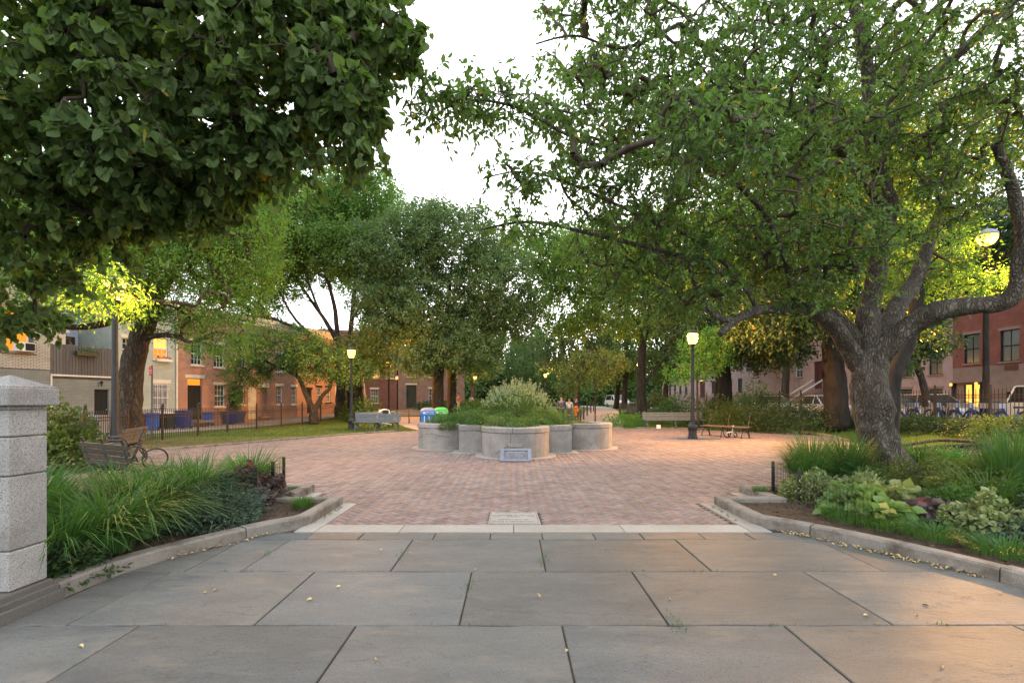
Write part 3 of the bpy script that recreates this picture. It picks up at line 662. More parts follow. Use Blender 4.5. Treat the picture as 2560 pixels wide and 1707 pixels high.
for k in range(4):
    th = -math.pi / 2 + k * math.pi / 2; cx, cy = a_ * math.cos(th), a_ * math.sin(th); sp = R(122)
    gq = .006
    cuts = {0: [-sp, -R(8), sp], 1: [-sp, -R(40), sp], 2: [-sp, sp], 3: [-sp, R(40), sp]}[k]
    for c0, c1 in zip(cuts[:-1], cuts[1:]): sector(cx, cy, r_, r_ - .3, th + c0 + gq, th + c1 - gq, 0, .685, 'wall_stone', M['granite'], 12)
    sector(cx, cy, r_ - .014, r_ - .3, th - sp, th + sp, .685, .70, 'joint', M['granite_base'], 16, 0.001)
    cu = {0: [-sp, -R(5), sp], 1: [-sp, R(20), sp], 2: [-sp, 0, sp], 3: [-sp, -R(20), sp]}[k]
    for c0, c1 in zip(cu[:-1], cu[1:]): sector(cx, cy, r_ + .015, r_ - .42, th + c0 + gq, th + c1 - gq, .70, .835, 'coping_stone', M['granite'], 12, .02)
    sector(cx, cy, r_ + .2, r_ - .1, th - R(112), th + R(112), -.03, .025, 'base_ring', M['paleband'], 18, .004)
    d = th + math.pi / 4; sx_, sy_ = (1 if math.cos(d) > 0 else -1), (1 if math.sin(d) > 0 else -1)
    L = lambda o, i, z0, z1, nm, ch, mat: MB().prism([(sx_ * x, sy_ * y) for x, y in ([(o, .75), (o, o), (.75, o), (.75, i), (i, i), (i, .75)] if sx_ * sy_ > 0 else [(o, .75), (o, o), (.75, o), (.75, i), (i, i), (i, .75)][::-1])], z0, z1, ch).build(nm, mat, pt)
    L(q_, q_ - .32, 0, .665, 'corner_stone', 0, M['granite']); L(q_ - .015, q_ - .32, .665, .68, 'joint', 0, M['granite_base']); L(q_ + .012, q_ - .42, .68, .815, 'corner_coping', 0, M['granite'])
    L(q_ + .2, q_ - .1, -.03, .022, 'base_step', 0, M['paleband'])
mb = MB(); poly = []
for k in range(4):
    th = -math.pi / 2 + k * math.pi / 2; cx, cy = a_ * math.cos(th), a_ * math.sin(th)
    for t_ in np.linspace(-R(90), R(90), 10): poly.append((cx + .62 * math.cos(th + t_), cy + .62 * math.sin(th + t_)))
    d = th + math.pi / 4; e1 = (math.cos(th) * 1.5 - math.sin(th) * .62, math.sin(th) * 1.5 + math.cos(th) * .62); th2 = th + math.pi / 2; e2 = (math.cos(th2) * 1.5 + math.sin(th2) * .62, math.sin(th2) * 1.5 - math.cos(th2) * .62)
    poly += [e1, (math.copysign(1.35, math.cos(d)), math.copysign(1.35, math.sin(d))), e2]
mb.prism(poly, .5, .72); mb.build('soil', M['soil'], pt)
# crack and patch on the planter front
MB().box(-.2, .17, -3.224, -3.19, .33, .43).build('repair_patch', M['granite'], pt)
def crack(cx, cy, pts, name='crack'):
    P_ = [(cx + (r_ + .001) * math.cos(R(a)), cy + (r_ + .001) * math.sin(R(a)), z) for a, z in pts]; MB().tube(P_, .006, 4).build(name, M['dark'], pt)
crack(-a_, 0, [(-150, .36), (-140, .47), (-125, .5), (-112, .53), (-100, .46), (-88, .44), (-78, .42)]); crack(0, -a_, [(-125, .12), (-118, .2), (-108, .3), (-100, .38)])
# memorial tablet leaning on the planter
tb = thing('memorial_tablet', 'weathered metal tablet leaning on the front of the planter', 'plaque', (.1, 12.3, .02), 0); tb.rotation_euler = (R(-42), 0, 0)
fr = MB(); fr.box(-.4, .4, 0, .07, 0, .40); fr.build('backing', M['dark'], tb)
fr = MB(); fr.box(-.4, .4, -.035, -.002, 0, .055); fr.box(-.4, .4, -.035, -.002, .33, .40); fr.box(-.4, -.31, -.035, -.002, .055, .33); fr.box(.31, .4, -.035, -.002, .055, .33); fr.build('frame', M['silver'], tb)
MB().box(-.305, .305, -.02, -.003, .06, .325).build('plate', M['bronze'], tb)
for i in range(9): text('IN MEMORY OF THE MEN AND WOMEN', .024, (0, -.021, .30 - i * .027), tb, M['signwhite'], (R(90), 0, 0), .0005) if i == 0 else None

# ------------------------------------------------------------------ park lamps
def lamp_make():
    t_ = thing('park_lamp', '', 'lamp', (0, 0, 0), 0, 'lit globe lamps of the park')
    fl = lambda a, z: 1 + .05 * math.cos(a * 12)
    MB().lathe([(.20, 0), (.20, .06), (.17, .09), (.16, .3), (.175, .36), (.20, .44), (.205, .5), (.18, .56), (.12, .62), (.105, .72), (.12, .76), (.09, .8)], n=20).build('base', M['iron'], t_, smooth=False)
    MB().lathe([(.088, .8), (.085, .86), (.074, 1.0), (.055, 3.45), (.05, 3.6)], n=36, fn=fl).build('pole', M['iron'], t_)
    MB().lathe([(.05, 3.6), (.09, 3.63), (.09, 3.67), (.05, 3.7), (.06, 3.78), (.11, 3.84), (.12, 3.88)], n=16).build('collar', M['iron'], t_)
    g = MB(); g.lathe([(.115, 3.88), (.15, 3.98), (.185, 4.12), (.2, 4.24), (.195, 4.3)], n=16); g.build('globe', M['globe'], t_, smooth=True)
    c = MB(); c.lathe([(.205, 4.3), (.21, 4.33), (.15, 4.42), (.07, 4.48), (.03, 4.5), (.03, 4.56), (.045, 4.59), (.0, 4.66)], n=16)
    for k in range(6):
        a = k * math.pi / 3; c.tube([(math.cos(a) * r0, math.sin(a) * r0, z) for r0, z in ((.12, 3.88), (.157, 3.98), (.192, 4.12), (.207, 4.24), (.205, 4.3))], .007, 4)
    c.build('cage', M['iron'], t_)
    return t_
LP = [(-9.1, 11.0, 'lit park lamp between the curved arm benches beside the leaning tree'), (-8.7, 26, 'lit park lamp behind the grey slatted bench on the lawn'),
      (-9.75, 38, 'lit park lamp behind the white stroller, in front of the dark red house'), (-10.8, 55, 'small lit lamp right of the white stroller lamp above the far bench pair'),
      (-5.0, 65, 'distant lit lamp just left of the white tipped bush'), (4.1, 59, 'distant lit lamp just right of the white tipped bush above the walking man'),
      (7.45, 19.8, 'lit park lamp on the brick paving beside the bare seat bench'), (10.9, 41, 'lit lamp half hidden by the lone upright trunk by the path')]
l0 = lamp_make()
for i, (x, y, lb) in enumerate(LP):
    z = float(gz(x, y)) + (.02 if i == 6 else 0)
    if i == 0: l = l0; l.location = (x, y, z); l['label'] = lb
    else: l = dup(l0, (x, y, z), i * .3, lb)
    ld = bpy.data.lights.new('lamp_light', 'POINT'); ld.energy = (1500, 2400, 1900, 1300, 1000, 1000, 2600, 1000)[i]; ld.color = (1, .44, .1); ld.shadow_soft_size = .1
    lo = bpy.data.objects.new('bulb', ld); COL.objects.link(lo); lo.parent = l; lo.location = (0, 0, 4.14)
MB().box(-.9, .9, -.05, .0, .0, .015, 0).build('steel_strip', M['iron'], None, loc=(7.6, 19.55, .02), rz=.03, label='thin dark metal strip lying flat at the foot of the lamp', cat='metal strip')
# street lamps on the right (one in view, the next one along the same fence)
def street_lamp(x, y, h, lb, e, ax=-1.2, ay=0):
    z = float(gz(x, y)); t_ = thing('street_lamp', lb, 'street lamp', (x, y, z), 0, 'tall street lamps behind the right fence')
    MB().lathe([(.26, 0), (.26, .1), (.22, .2), (.2, .9), (.17, 1.1), (.13, 1.2), (.075, h)], n=12, fn=lambda a, z: 1 + .05 * math.cos(a * 8)).build('pole', M['barkdk'], t_)
    MB().tube(catmull([(0, 0, h - .3), (ax * .3, ay * .3, h + .25), (ax * .7, ay * .7, h + .35), (ax, ay, h + .15)], 6), .04, 8).build('arm', M['iron'], t_)
    g = link('lamp_head', None, t_, (ax, ay, h))
    MB().lathe([(.05, .26), (.26, .16), (.36, .03), (.37, -.03)], n=18).build('hood', M['silver'], g, smooth=True)
    MB().lathe([(.34, -.03), (.33, -.18), (.22, -.36), (.04, -.44)], n=18).build('lens', M['globe2'], g, smooth=True)
    ld = bpy.data.lights.new('street_light', 'SPOT'); ld.energy = e; ld.color = (1, .46, .12); ld.shadow_soft_size = .12; ld.spot_size = R(105); ld.spot_blend = .7
    lo = bpy.data.objects.new('bulb', ld); COL.objects.link(lo); lo.parent = g; lo.location = (0, 0, -.17); lo.rotation_euler = Vector((-16, -15, -7.5)).to_track_quat('-Z', 'Y').to_euler()
street_lamp(19.95, 20.2, 7.95, 'tall dark street lamp glowing above the parked bikes on the far right', 22000, -.35, -.4)

# ------------------------------------------------------------------ iron fences
def fence(name, label, pts, h, sp=.115, mat=None, rings=True, post=2.3):
    P = [np.array(p, float) for p in pts]; cum = [0]
    for a, b in zip(P[:-1], P[1:]): cum.append(cum[-1] + np.linalg.norm(b - a))
    tot = cum[-1]
    def at(s):
        s = min(max(s, 0), tot - 1e-6); i = min(max(j for j in range(len(cum)) if cum[j] <= s), len(P) - 2); f = (s - cum[i]) / (cum[i + 1] - cum[i]); p = P[i] + (P[i + 1] - P[i]) * f; return p[0], p[1], float(gz(p[0], p[1]))
    root = thing(name, label, 'fence', (0, 0, 0)); mat = mat or M['iron_rust']
    pk = MB(); hw = .008
    pk.box(-hw, hw, -hw, hw, .03, h - .06); pk.add([(-hw * 2, 0, h - .06), (0, -hw * 2, h - .06), (hw * 2, 0, h - .06), (0, hw * 2, h - .06), (0, 0, h)], [(0, 1, 4), (1, 2, 4), (2, 3, 4), (3, 0, 4)])
    pm = None; n = int(tot / sp); rest = MB()
    idx = list(range(n)); order_ = sorted(idx, key=lambda i: math.hypot(*at((i + .5) * sp)[:2])); nearset = set(order_[:300])
    for i in idx:
        x, y, z = at((i + .5) * sp)
        if i in nearset:
            if pm is None: o = pk.build('picket', mat, root); pm = o.data; o.location = (x, y, z)
            else: link('picket', pm, root, (x, y, z))
        else:
            rest.box(x - hw, x + hw, y - hw, y + hw, z + .03, z + h - .06); rest.add([(x - hw * 2, y, z + h - .06), (x, y - hw * 2, z + h - .06), (x + hw * 2, y, z + h - .06), (x, y + hw * 2, z + h - .06), (x, y, z + h)], [(0, 1, 4), (1, 2, 4), (2, 3, 4), (3, 0, 4)])
    if rest.n: rest.build('picket_row', mat, root, kind='stuff')
    for hz in ((.12, h - .24, h - .36) if rings else (.12, h - .24)):
        r_ = MB(); k = int(tot / 1.0) + 1
        pp = [at(tot * i / k) for i in range(k + 1)]
        for a, b in zip(pp[:-1], pp[1:]): r_.bar((a[0], a[1], a[2] + hz), (b[0], b[1], b[2] + hz), .03, .022)
        r_.build('rail', mat, root)
    if rings:
        rg_ = MB()
        for i in range(min(n, 160)):
            a = at((i + 1) * sp); b = at((i + 1) * sp + .03); d = Vector((b[0] - a[0], b[1] - a[1], 0)).normalized()
            rg_.tube([tuple(Vector((a[0], a[1], a[2] + h - .3)) + d * (.045 * math.cos(t_)) + Vector((0, 0, .045 * math.sin(t_)))) for t_ in np.linspace(0, 2 * math.pi, 9)[:-1]], .006, 3, close=True)
        rg_.build('ring_band', mat, root, kind='stuff')
    pm = None; k = max(1, round(tot / post))
    for i in range(k + 1):
        x, y, z = at(tot * i / k)
        if pm is None:
            o = MB().box(-.035, .035, -.035, .035, 0, h + .02).lathe([(.055, h + .02), (.055, h + .05), (.03, h + .07), (.05, h + .1), (.045, h + .13), (0, h + .2)], n=8).build('post', mat, root); pm = o.data; o.location = (x, y, z)
        else: link('post', pm, root, (x, y, z))
    return root
fence('iron_fence', 'dark iron picket fence with ring frieze along the left lawn before the row houses', [(-12.2, 10.5), (-13.4, 15.5), (-14.1, 19), (-14.2, 23.7), (-13.6, 29), (-12.9, 35), (-12.6, 42)], 1.28)
fence('iron_fence', 'dark iron picket fence with ring frieze before the bikes and parked cars', [(17.5, 13), (17.5, 24), (17.3, 45)], 1.6, sp=.14)

# wire garden fences round the beds
def wire(name, label, pts, h, posts, z0=.09):
    root = thing(name, label, 'garden fence', (0, 0, 0)); w = MB()
    P = [np.array(p) for p in pts]
    for a, b in zip(P[:-1], P[1:]):
        L = np.linalg.norm(b - a); k = int(L / .075)
        for i in range(k + 1):
            p = a + (b - a) * i / k; w.bar((p[0], p[1], z0), (p[0], p[1], z0 + h), .0032)
        for z in np.linspace(.08, h, 5): w.bar((*a, z0 + z), (*b, z0 + z), .0032)
    w.build('wire_mesh', M['iron'], root)
    for p in posts:
        MB().box(-.022, .022, -.012, .012, 0, h + .12).build('post', M['iron'], root, loc=(p[0], p[1], z0 - .05))
wire('wire_fence', 'low black wire fence round the right hand flower bed', [(4.15, 5.6), (4.25, 7.1), (4.35, 8.0), (6.0, 9.6)], .42, [(4.25, 7.1), (4.35, 8.0)])
wire('wire_fence', 'low black wire fence round the left hand flower bed', [(-8.3, 3.2), (-3.75, 5.5), (-3.6, 6.75), (-3.78, 7.95), (-5.6, 8.2)], .5, [(-3.6, 6.75), (-3.66, 7.35), (-3.78, 7.95)])
# bollards with chain by the right path
bo = thing('chain_fence', 'row of short black posts with chains beside the right path', 'post and chain', (0, 0, 0))
bp_ = [(3.9, 28.4), (4.5, 31.5), (5.2, 34.8), (6.0, 38.3), (6.9, 42), (7.8, 46), (8.7, 50)]
for i, (x, y) in enumerate(bp_):
    z = float(gz(x, y)); MB().lathe([(.06, 0), (.055, .85), (.07, .87), (.05, .93), (0, .96)], n=10).build('post', M['iron'], bo, loc=(x, y, z))
    if i: 
        x0, y0 = bp_[i - 1]; z0 = float(gz(x0, y0)); MB().tube([(x0 + (x - x0) * t_, y0 + (y - y0) * t_, z0 + (z - z0) * t_ + .8 - .9 * t_ * (1 - t_)) for t_ in np.linspace(0, 1, 9)], .014, 4).build('chain', M['iron'], bo)

# ------------------------------------------------------------------ benches
def bench(label, loc, rz, L=1.9, slat='slat', iron='iron', ring=True, back=True, group=None, nf=3, ns=5):
    t_ = thing('park_bench', label, 'bench', loc, rz, group)
    for i in range(ns):
        y = -.2 + i * .1; MB().box(-L / 2, L / 2, y - .04, y + .04, .415 + .012 * abs(i - 1.5), .445 + .012 * abs(i - 1.5)).build('slat', M[slat], t_)
    if back:
        for i in range(4):
            z = .52 + i * .1; y = .27 + (z - .42) * .25; MB().bar((-L / 2, y, z), (L / 2, y, z), .028, .078, up=(0, .24, 1)).build('slat', M[slat], t_)
    fm = MB()
    fm.tube(catmull([(0, .2, .4), (0, .3, .55), (0, .38, .88), (0, .41, .95)], 4), .02, 6)
    fm.bar((0, -.24, .4), (0, .26, .4), .03, .04)
    fm.tube(catmull([(0, -.24, .02), (0, -.18, .2), (0, -.05, .34), (0, .05, .38)], 4), .02, 6); fm.tube(catmull([(0, .34, .02), (0, .24, .2), (0, .1, .34), (0, -.02, .38)], 4), .02, 6)
    fm.tube(catmull([(0, .36, .02), (0, .28, .25), (0, .22, .42)], 4), .018, 6)
    fm.box(-.03, .03, -.28, -.2, 0, .03); fm.box(-.03, .03, .31, .39, 0, .03)
    first = None
    for k in range(nf):
        x = -L / 2 + .12 + k * (L - .24) / (nf - 1)
        if first is None: o = fm.build('leg_frame', M[iron], t_); first = o.data; o.location = (x, 0, 0)
        else: link('leg_frame', first, t_, (x, 0, 0))
    if ring:
        rm = MB(); rm.tube([(0, -.08 + .19 * math.cos(a), .60 + .17 * math.sin(a)) for a in np.linspace(0, 2 * math.pi, 25)[:-1]], .014, 6, close=True); first = None
        for k in range(nf):
            x = -L / 2 + .12 + k * (L - .24) / (nf - 1)
            if first is None: o = rm.build('armrest_ring', M[iron], t_); first = o.data; o.location = (x, 0, 0)
            else: link('armrest_ring', first, t_, (x, 0, 0))
    return t_
def rzl(a, b):  # rotation so that local x runs a->b
    return math.atan2(b[1] - a[1], b[0] - a[0])
bench('dark slatted ring arm bench turned away, nearest behind the left bed', (-6.62, 8.3, .02), R(180 - 28), 1.6, 'slat_dark')
bench('weathered ring arm bench left of the lamp, its end behind the lamp base', (-8.0, 9.75, .02), rzl((-7.6, 8.6), (-9.0, 10.5)) + math.pi, 2.0, 'slat_dark')
bench('pale slatted ring arm bench before the leaning tree trunk', (-10.1, 12.3, .02), R(180 + 112) , 1.9, 'slat')
bench('grey slatted bench facing the camera on the left lawn edge', (-6.95, 24.6, .03), R(-4), 2.35, 'slat_blue', 'ironblue', ring=False)
bench('second grey bench, mostly hidden behind the lawn edge bench', (-7.9, 26.6, .06), R(20), 1.5, 'slat_blue', 'ironblue', ring=False)
bench('long grey slatted bench before the shrubs right of the planter', (9.05, 26.75, .05), R(2), 3.4, 'slat_blue', 'ironblue', ring=False, nf=3)
bench('wooden seat bench with bare back posts on the brick paving by the lamp', (9.15, 20.7, .02), R(-57), 2.1, 'slat', 'iron_rust', ring=False, back=False)
bench('far bench pair seen from behind beside the blue recycling bin', (-6.75, 31.5, .1), R(180 + 6), 1.7, 'slat', 'iron')
bench('dark bench by the right path, its ring arm beside the low wire fence', (8.3, 34.6, .25), R(-80), 1.8, 'slat_dark')
bench('far dark bench beneath the lone trunk, a person seated at its end', (10.2, 40.2, .43), R(-25), 2.6, 'slat_dark')

# ------------------------------------------------------------------ recycling barrels
def barrel(label, loc, m, dm, words):
    t_ = thing('recycling_bin', label, 'recycling bin', loc)
    MB().lathe([(.33, 0), (.345, .05), (.355, .8)], n=24, fn=lambda a, z: 1 + .012 * math.cos(a * 16)).build('barrel', m, t_)
    MB().lathe([(.375, .8), (.38, .84), (.385, 1.02), (.37, 1.04)], n=24).build('collar', m, t_, smooth=True)
    MB().lathe([(.37, 1.04), (.36, 1.08), (.28, 1.16), (.17, 1.2), (.16, 1.19), (.14, 1.12), (.0, 1.11)], n=24).build('lid', dm, t_, smooth=True)
    for a in (-1.9, -1.25): MB().bar((.357 * math.cos(a), .357 * math.sin(a), .05), (.368 * math.cos(a), .368 * math.sin(a), .8), .02, .03).build('stripe', M['signwhite'], t_)
    o = text(words, .075, (.13, -.372, .94), t_, M['signwhite'], (R(90), 0, R(18)), .002)
    MB().lathe([(.05, 0), (.05, .01)], n=14).build('badge', M['signwhite'], t_, loc=(-.13, -.372, .94)).rotation_euler = (R(90), 0, 0)
barrel('blue recycling barrel with a grey dome lid behind the planter', (-4.2, 24, .03), M['recblue'], M['greydome'], 'Bottles & Cans\nPlease Recycle')
barrel('green recycling barrel with a pale green lid behind the planter', (-3.7, 25.0, .03), M['recgreen'], M['recgreen'], 'Paper\nPlease Recycle')

# ------------------------------------------------------------------ houses
def house(name, label, org, rz, wd, ht, dp, wall, ops=(), cornice=None, base=None, roofm=None, front=True, z0=-.2, zsplit=None, zmat=None):
    t_ = thing(name, label, 'house', org, rz)
    xs_ = sorted(set([0, wd] + [v for o in ops for v in (o['x'], o['x'] + o['w'])])); zs_ = sorted(set([z0, ht] + ([zsplit] if zsplit else []) + [v for o in ops for v in (o['z'], o['z'] + o['h'])]))
    mb = MB()
    for a, b in zip(xs_[:-1], xs_[1:]):
        for c, d in zip(zs_[:-1], zs_[1:]):
            if any(o['x'] <= a + 1e-6 and b <= o['x'] + o['w'] + 1e-6 and o['z'] <= c + 1e-6 and d <= o['z'] + o['h'] + 1e-6 for o in ops): continue
            mb.mi = 1 if (zsplit and d <= zsplit + 1e-6) else 0
            mb.add([(a, 0, c), (b, 0, c), (b, 0, d), (a, 0, d)], [(0, 1, 2, 3)])
    mb.mi = 0; D = .14
    for o in ops:
        x0, x1, c, d = o['x'], o['x'] + o['w'], o['z'], o['z'] + o['h']
        mb.add([(x0, 0, c), (x1, 0, c), (x1, 0, d), (x0, 0, d), (x0, D, c), (x1, D, c), (x1, D, d), (x0, D, d)], [(0, 4, 5, 1), (1, 5, 6, 2), (2, 6, 7, 3), (3, 7, 4, 0)])
    mb.add([(0, 0, z0), (0, dp, z0), (0, dp, ht), (0, 0, ht)], [(0, 1, 2, 3)]); mb.add([(wd, 0, z0), (wd, dp, z0), (wd, dp, ht), (wd, 0, ht)], [(3, 2, 1, 0)]); mb.add([(0, dp, z0), (wd, dp, z0), (wd, dp, ht), (0, dp, ht)], [(3, 2, 1, 0)])
    mb.build('wall', [wall, zmat or wall], t_)
    MB().box(-.003, wd + .003, .02, dp, ht, ht + .12).build('roof', roofm or M['roof'], t_)
    if cornice: MB().box(.01, wd - .01, -.22, .018, ht - .1, ht + .16).box(.01, wd - .01, -.12, -.002, ht - .4, ht - .1).build('cornice', cornice, t_)
    for o in ops:
        x0, x1, c, d = o['x'], o['x'] + o['w'], o['z'], o['z'] + o['h']; w = o['w']; h = o['h']; fmx = o.get('frame', M['white'])
        if o.get('lin'):
            e = o.get('le', .1); MB().box(x0 - e, x1 + e, -.025, .05, d + .001, d + o.get('lh', .18)).build('lintel', o['lin'], t_)
        if o['t'] == 'win':
            wn = MB(); f = .05
            wn.box(x0, x0 + f, D - .07, D - .01, c, d); wn.box(x1 - f, x1, D - .07, D - .01, c, d); wn.box(x0 + f, x1 - f, D - .07, D - .01, c, c + f); wn.box(x0 + f, x1 - f, D - .07, D - .01, d - f, d); wn.box(x0 + f, x1 - f, D - .065, D - .015, c + h * .5 - .025, c + h * .5 + .025)
            nx_, nz_ = o.get('mun', (3, 2)); wo = wn.build('window', fmx, t_)
            mu = MB()
            for i in range(1, nx_): xx = x0 + f + (w - 2 * f) * i / nx_; mu.box(xx - .01, xx + .01, D - .045, D - .02, c + f, d - f)
            for s_ in (0, 1):
                for j in range(1, nz_): zz = c + h * .5 * s_ + h * .5 * j / nz_; mu.box(x0 + f, x1 - f, D - .043, D - .022, zz - .01, zz + .01)
            if mu.n: mu.build('glazing_bar', fmx, wo)
            MB().add([(x0, D - .018, c), (x1, D - .018, c), (x1, D - .018, c + h / 2), (x0, D - .018, c + h / 2)], [(0, 1, 2, 3)]).build('pane', o.get('glassb', o.get('glass', M['glass'])), wo)
            MB().add([(x0, D - .018, c + h / 2), (x1, D - .018, c + h / 2), (x1, D - .018, d), (x0, D - .018, d)], [(0, 1, 2, 3)]).build('pane', o.get('glass', M['glass']), wo)
            if o.get('sill', True): MB().box(x0 - .08, x1 + .08, -.08, D - .07, c - .1, c - .001).build('sill', o.get('sillm', o.get('lin') or M['white']), t_)
            if o.get('bars'):
                bb = MB()
                for i in range(8): xx = x0 + w * (i + .5) / 8; bb.box(xx - .012, xx + .012, -.05, -.03, c, d)
                for zz in (c + .1, c + .3, c + h * .5, d - .3, d - .1): bb.box(x0 - .02, x1 + .02, -.055, -.028, zz - .012, zz + .012)
                bb.build('window_bars', M['white'], wo)
        else:
            dd = MB(); dd.box(x0, x1, D - .04, D - .005, c, d - (.45 if o.get('tran') else 0)); do = dd.build('door', o.get('dm', M['dark']), t_)
            for (a1, a2, b1, b2) in ((.12, .44, .1, .42), (.56, .88, .1, .42), (.12, .44, .5, .9), (.56, .88, .5, .9)):
                hh = h - (.45 if o.get('tran') else 0); MB().box(x0 + w * a1, x0 + w * a2, D - .055, D - .041, c + hh * b1, c + hh * b2).build('panel', o.get('dm', M['dark']), do)
            MB().lathe([(.03, 0), (.03, .04), (0, .06)], n=8).build('knob', M['silver'], do, loc=(x0 + w * .9, D - .045, c + 1.0)).rotation_euler = (R(90), 0, 0)
            if o.get('tran'): MB().box(x0 + .05, x1 - .05, D - .03, D - .005, d - .42, d - .04).build('transom', o.get('tm', M['glass']), t_)
            if o.get('steps'):
                for k in range(o['steps']): MB().box(x0 - .1, x1 + .1, -.28 * (o['steps'] - k), .0 - .002 * k, c - .16 * (k + 1) - .01, c - .16 * k - .012).build('step', M['brownstone'], t_)
    return t_
FR = math.atan2(1, .308); dL = 1 / math.hypot(1, .308)
def fpos(px, o=0):   # facade line position for a picture column -> depth y and the along distance
    u = (px - 1280) / 1200; return -28.03 / (u - .308)
def S(p0, px): return (fpos(px) - fpos(p0)) / dL
def org(px): y = fpos(px); return (fxl(y), y, 0)
def hz(py, px): return 1.6 + (1000 - py) / 1200 * fpos(px)
def win(p0, a, b, top, bot, **kw):
    m_ = (a + b) / 2; d = dict(t='win', x=S(p0, a), w=S(p0, b) - S(p0, a), z=hz(bot, m_), h=hz(top, m_) - hz(bot, m_)); d.update(kw); return d
# tan brick house, far left, with each brick of the upper wall laid
p0 = -60; h0 = house('row_house', 'tan brick house with an orange lit window and an air conditioner at far left', org(p0), FR, S(p0, 125), 7.2, 8, M['mortar'],
    [win(p0, 8, 74, 770, 878, glass=M['lit'], glassb=M['lit'], mun=(1, 1), lin=M['brownstone'], sillm=M['brownstone'])], cornice=M['brownstone'], zsplit=2.95, zmat=M['brick_gr'])
wdt = S(p0, 125); wv = win(p0, 8, 74, 770, 878); tb_ = []; k = 0
for r in range(62):
    z = 3.0 + r * .067
    sold = (r == 0 or r == 1)
    x = -(r % 2) * .1
    while x < wdt:
        a, b = max(0, x), min(wdt, x + .195); x += .21
        if b - a < .03: continue
        if z < wv['z'] + wv['h'] + .2 and z + .06 > wv['z'] - .1 and b > wv['x'] - .08 and a < wv['x'] + wv['w'] + .08: continue
        tb_.append((a, b, z, z + .058))
tb_.sort(key=lambda q: (q[2] > 5.6, q[2]))
for a, b, c, d in tb_[:300]: MB().box(a, b, -.012, .02, c, d).build('brick', M['tanbrick'], h0) if False else None
bmx = MB().box(0, .195, -.012, .02, 0, .058).build('brick', M['tanbrick'], h0); bmx.location = (tb_[0][0], 0, tb_[0][2]); cnt_ = 1
rest = MB()
for a, b, c, d in tb_[1:]:
    if cnt_ < 300 and abs(b - a - .195) < 1e-3: link('brick', bmx.data, h0, (a, 0, c)); cnt_ += 1
    else: rest.cv = random.random(); rest.box(a, b, -.012, .02, c, d)
rest.build('brick_field', M['tanbrick'], h0, kind='stuff')
ac = thing('air_conditioner', 'white window air conditioner under the orange lit window', 'air conditioner', h0.location, FR)
MB().box(wv['x'] + .35, wv['x'] + .95, -.3, .06, wv['z'] + .01, wv['z'] + .4).build('casing', M['white'], ac); MB().box(wv['x'] + .6, wv['x'] + .93, -.31, -.301, wv['z'] + .05, wv['z'] + .36).build('grille', M['dark'], ac)
# low grey garage house with plank terrace
p0 = 125.5; wd_ = S(p0, 283); lowh = 2.6
h1 = house('low_house', 'low grey brick house with a dark door and a plank fence round its roof terrace', org(p0), FR, wd_, lowh, 3, M['brick_gr'],
    [dict(t='door', x=S(p0, 236), w=S(p0, 272) - S(p0, 236), z=.12, h=2.02, dm=M['dark'], steps=1)])
MB().box(.0, wd_ - .01, -.06, .12, lowh + .121, lowh + .2).box(.0, .06, -.05, -.001, 0, lowh + .12).build('coping', M['cream'], h1)
npk = 21; pw = wd_ / npk
for i in range(npk): MB().box(i * pw + .008, (i + 1) * pw - .008, .03 + random.uniform(-.006, .006), .055, lowh + .21, 4.18 + .06 * random.random()).build('plank', M['plank'], h1)
MB().lathe([(.03, 0), (.03, .12), (.07, .14), (.05, .25), (0, .26)], n=10).build('wall_light', M['dark'], h1, loc=(S(p0, 250), -.12, 2.3))
ub = house('rear_extension', 'pale blue painted brick wall rising behind the plank terrace', (fxl(fpos(p0)) - 2.6 * .956, fpos(p0) + 2.6 * .294, 0), FR, wd_, 7.0, 3, M['brick_white'], [])
MB().box(.4, 1.7, -.7, -.02, 2.8, 5.0).box(.3, 1.8, -.8, -.01, 5.0, 5.1).build('siding_bay', M['white'], ub); MB().box(2.0, 2.5, -.03, .0, 4.5, 4.9).build('vent_panel', M['maroon'], ub)
bx = thing('planter_box', 'green trough of trailing plants hung on the plank terrace', 'planter box', org(p0), FR)
MB().box(S(p0, 186), S(p0, 238), -.22, -.01, 3.75, 3.95).build('trough', M['dkgreen'], bx)
P = np.stack([rng.uniform(S(p0, 183), S(p0, 242), 350), rng.uniform(-.24, -.02, 350), 3.95 + rng.normal(size=350) * .07], 1)
V, F, rn = leaves(P, rng.normal(size=P.shape) + [0, -.4, -.2], .14, .02, 'kite', rng); link('foliage', npmesh('foliage', V, F, M['leaf_shrub'], rn), bx)
# sage house
p0 = 283.5
h2 = house('row_house', 'pale sage brick house with a lit window over a barred window behind the leaning trunk', org(p0), FR, S(p0, 443), 7.1, 8, M['brick_sage'],
    [win(p0, 384, 420, 845, 898, glass=M['lity'], glassb=M['lit'], mun=(3, 2), lin=M['cream']), win(p0, 384, 423, 958, 1030, bars=True, mun=(3, 2), lin=M['cream'], lh=.2), win(p0, 306, 340, 845, 902, lin=M['cream']), win(p0, 306, 340, 960, 1030, lin=M['cream'])], cornice=M['white'])
fb = thing('flower_box', 'white window box of red flowers under the yellow lit window', 'flower box', org(p0), FR)
MB().box(S(p0, 386), S(p0, 423), -.28, -.09, hz(904, 404), hz(897, 404)).build('box', M['white'], fb)
M['redfl'] = leafmat('red_flower', (.3, .01, .02), (.5, .03, .03), None, 0, .2, tint=(1, 1, 1))
P = np.stack([rng.uniform(S(p0, 387), S(p0, 422), 160), rng.uniform(-.3, -.1, 160), hz(896, 404) + rng.normal(size=160) * .05], 1)
V, F, rn = leaves(P, rng.normal(size=P.shape), .06, .05, 'kite', rng); link('flowers', npmesh('flowers', V, F, M['redfl'], rn), fb)
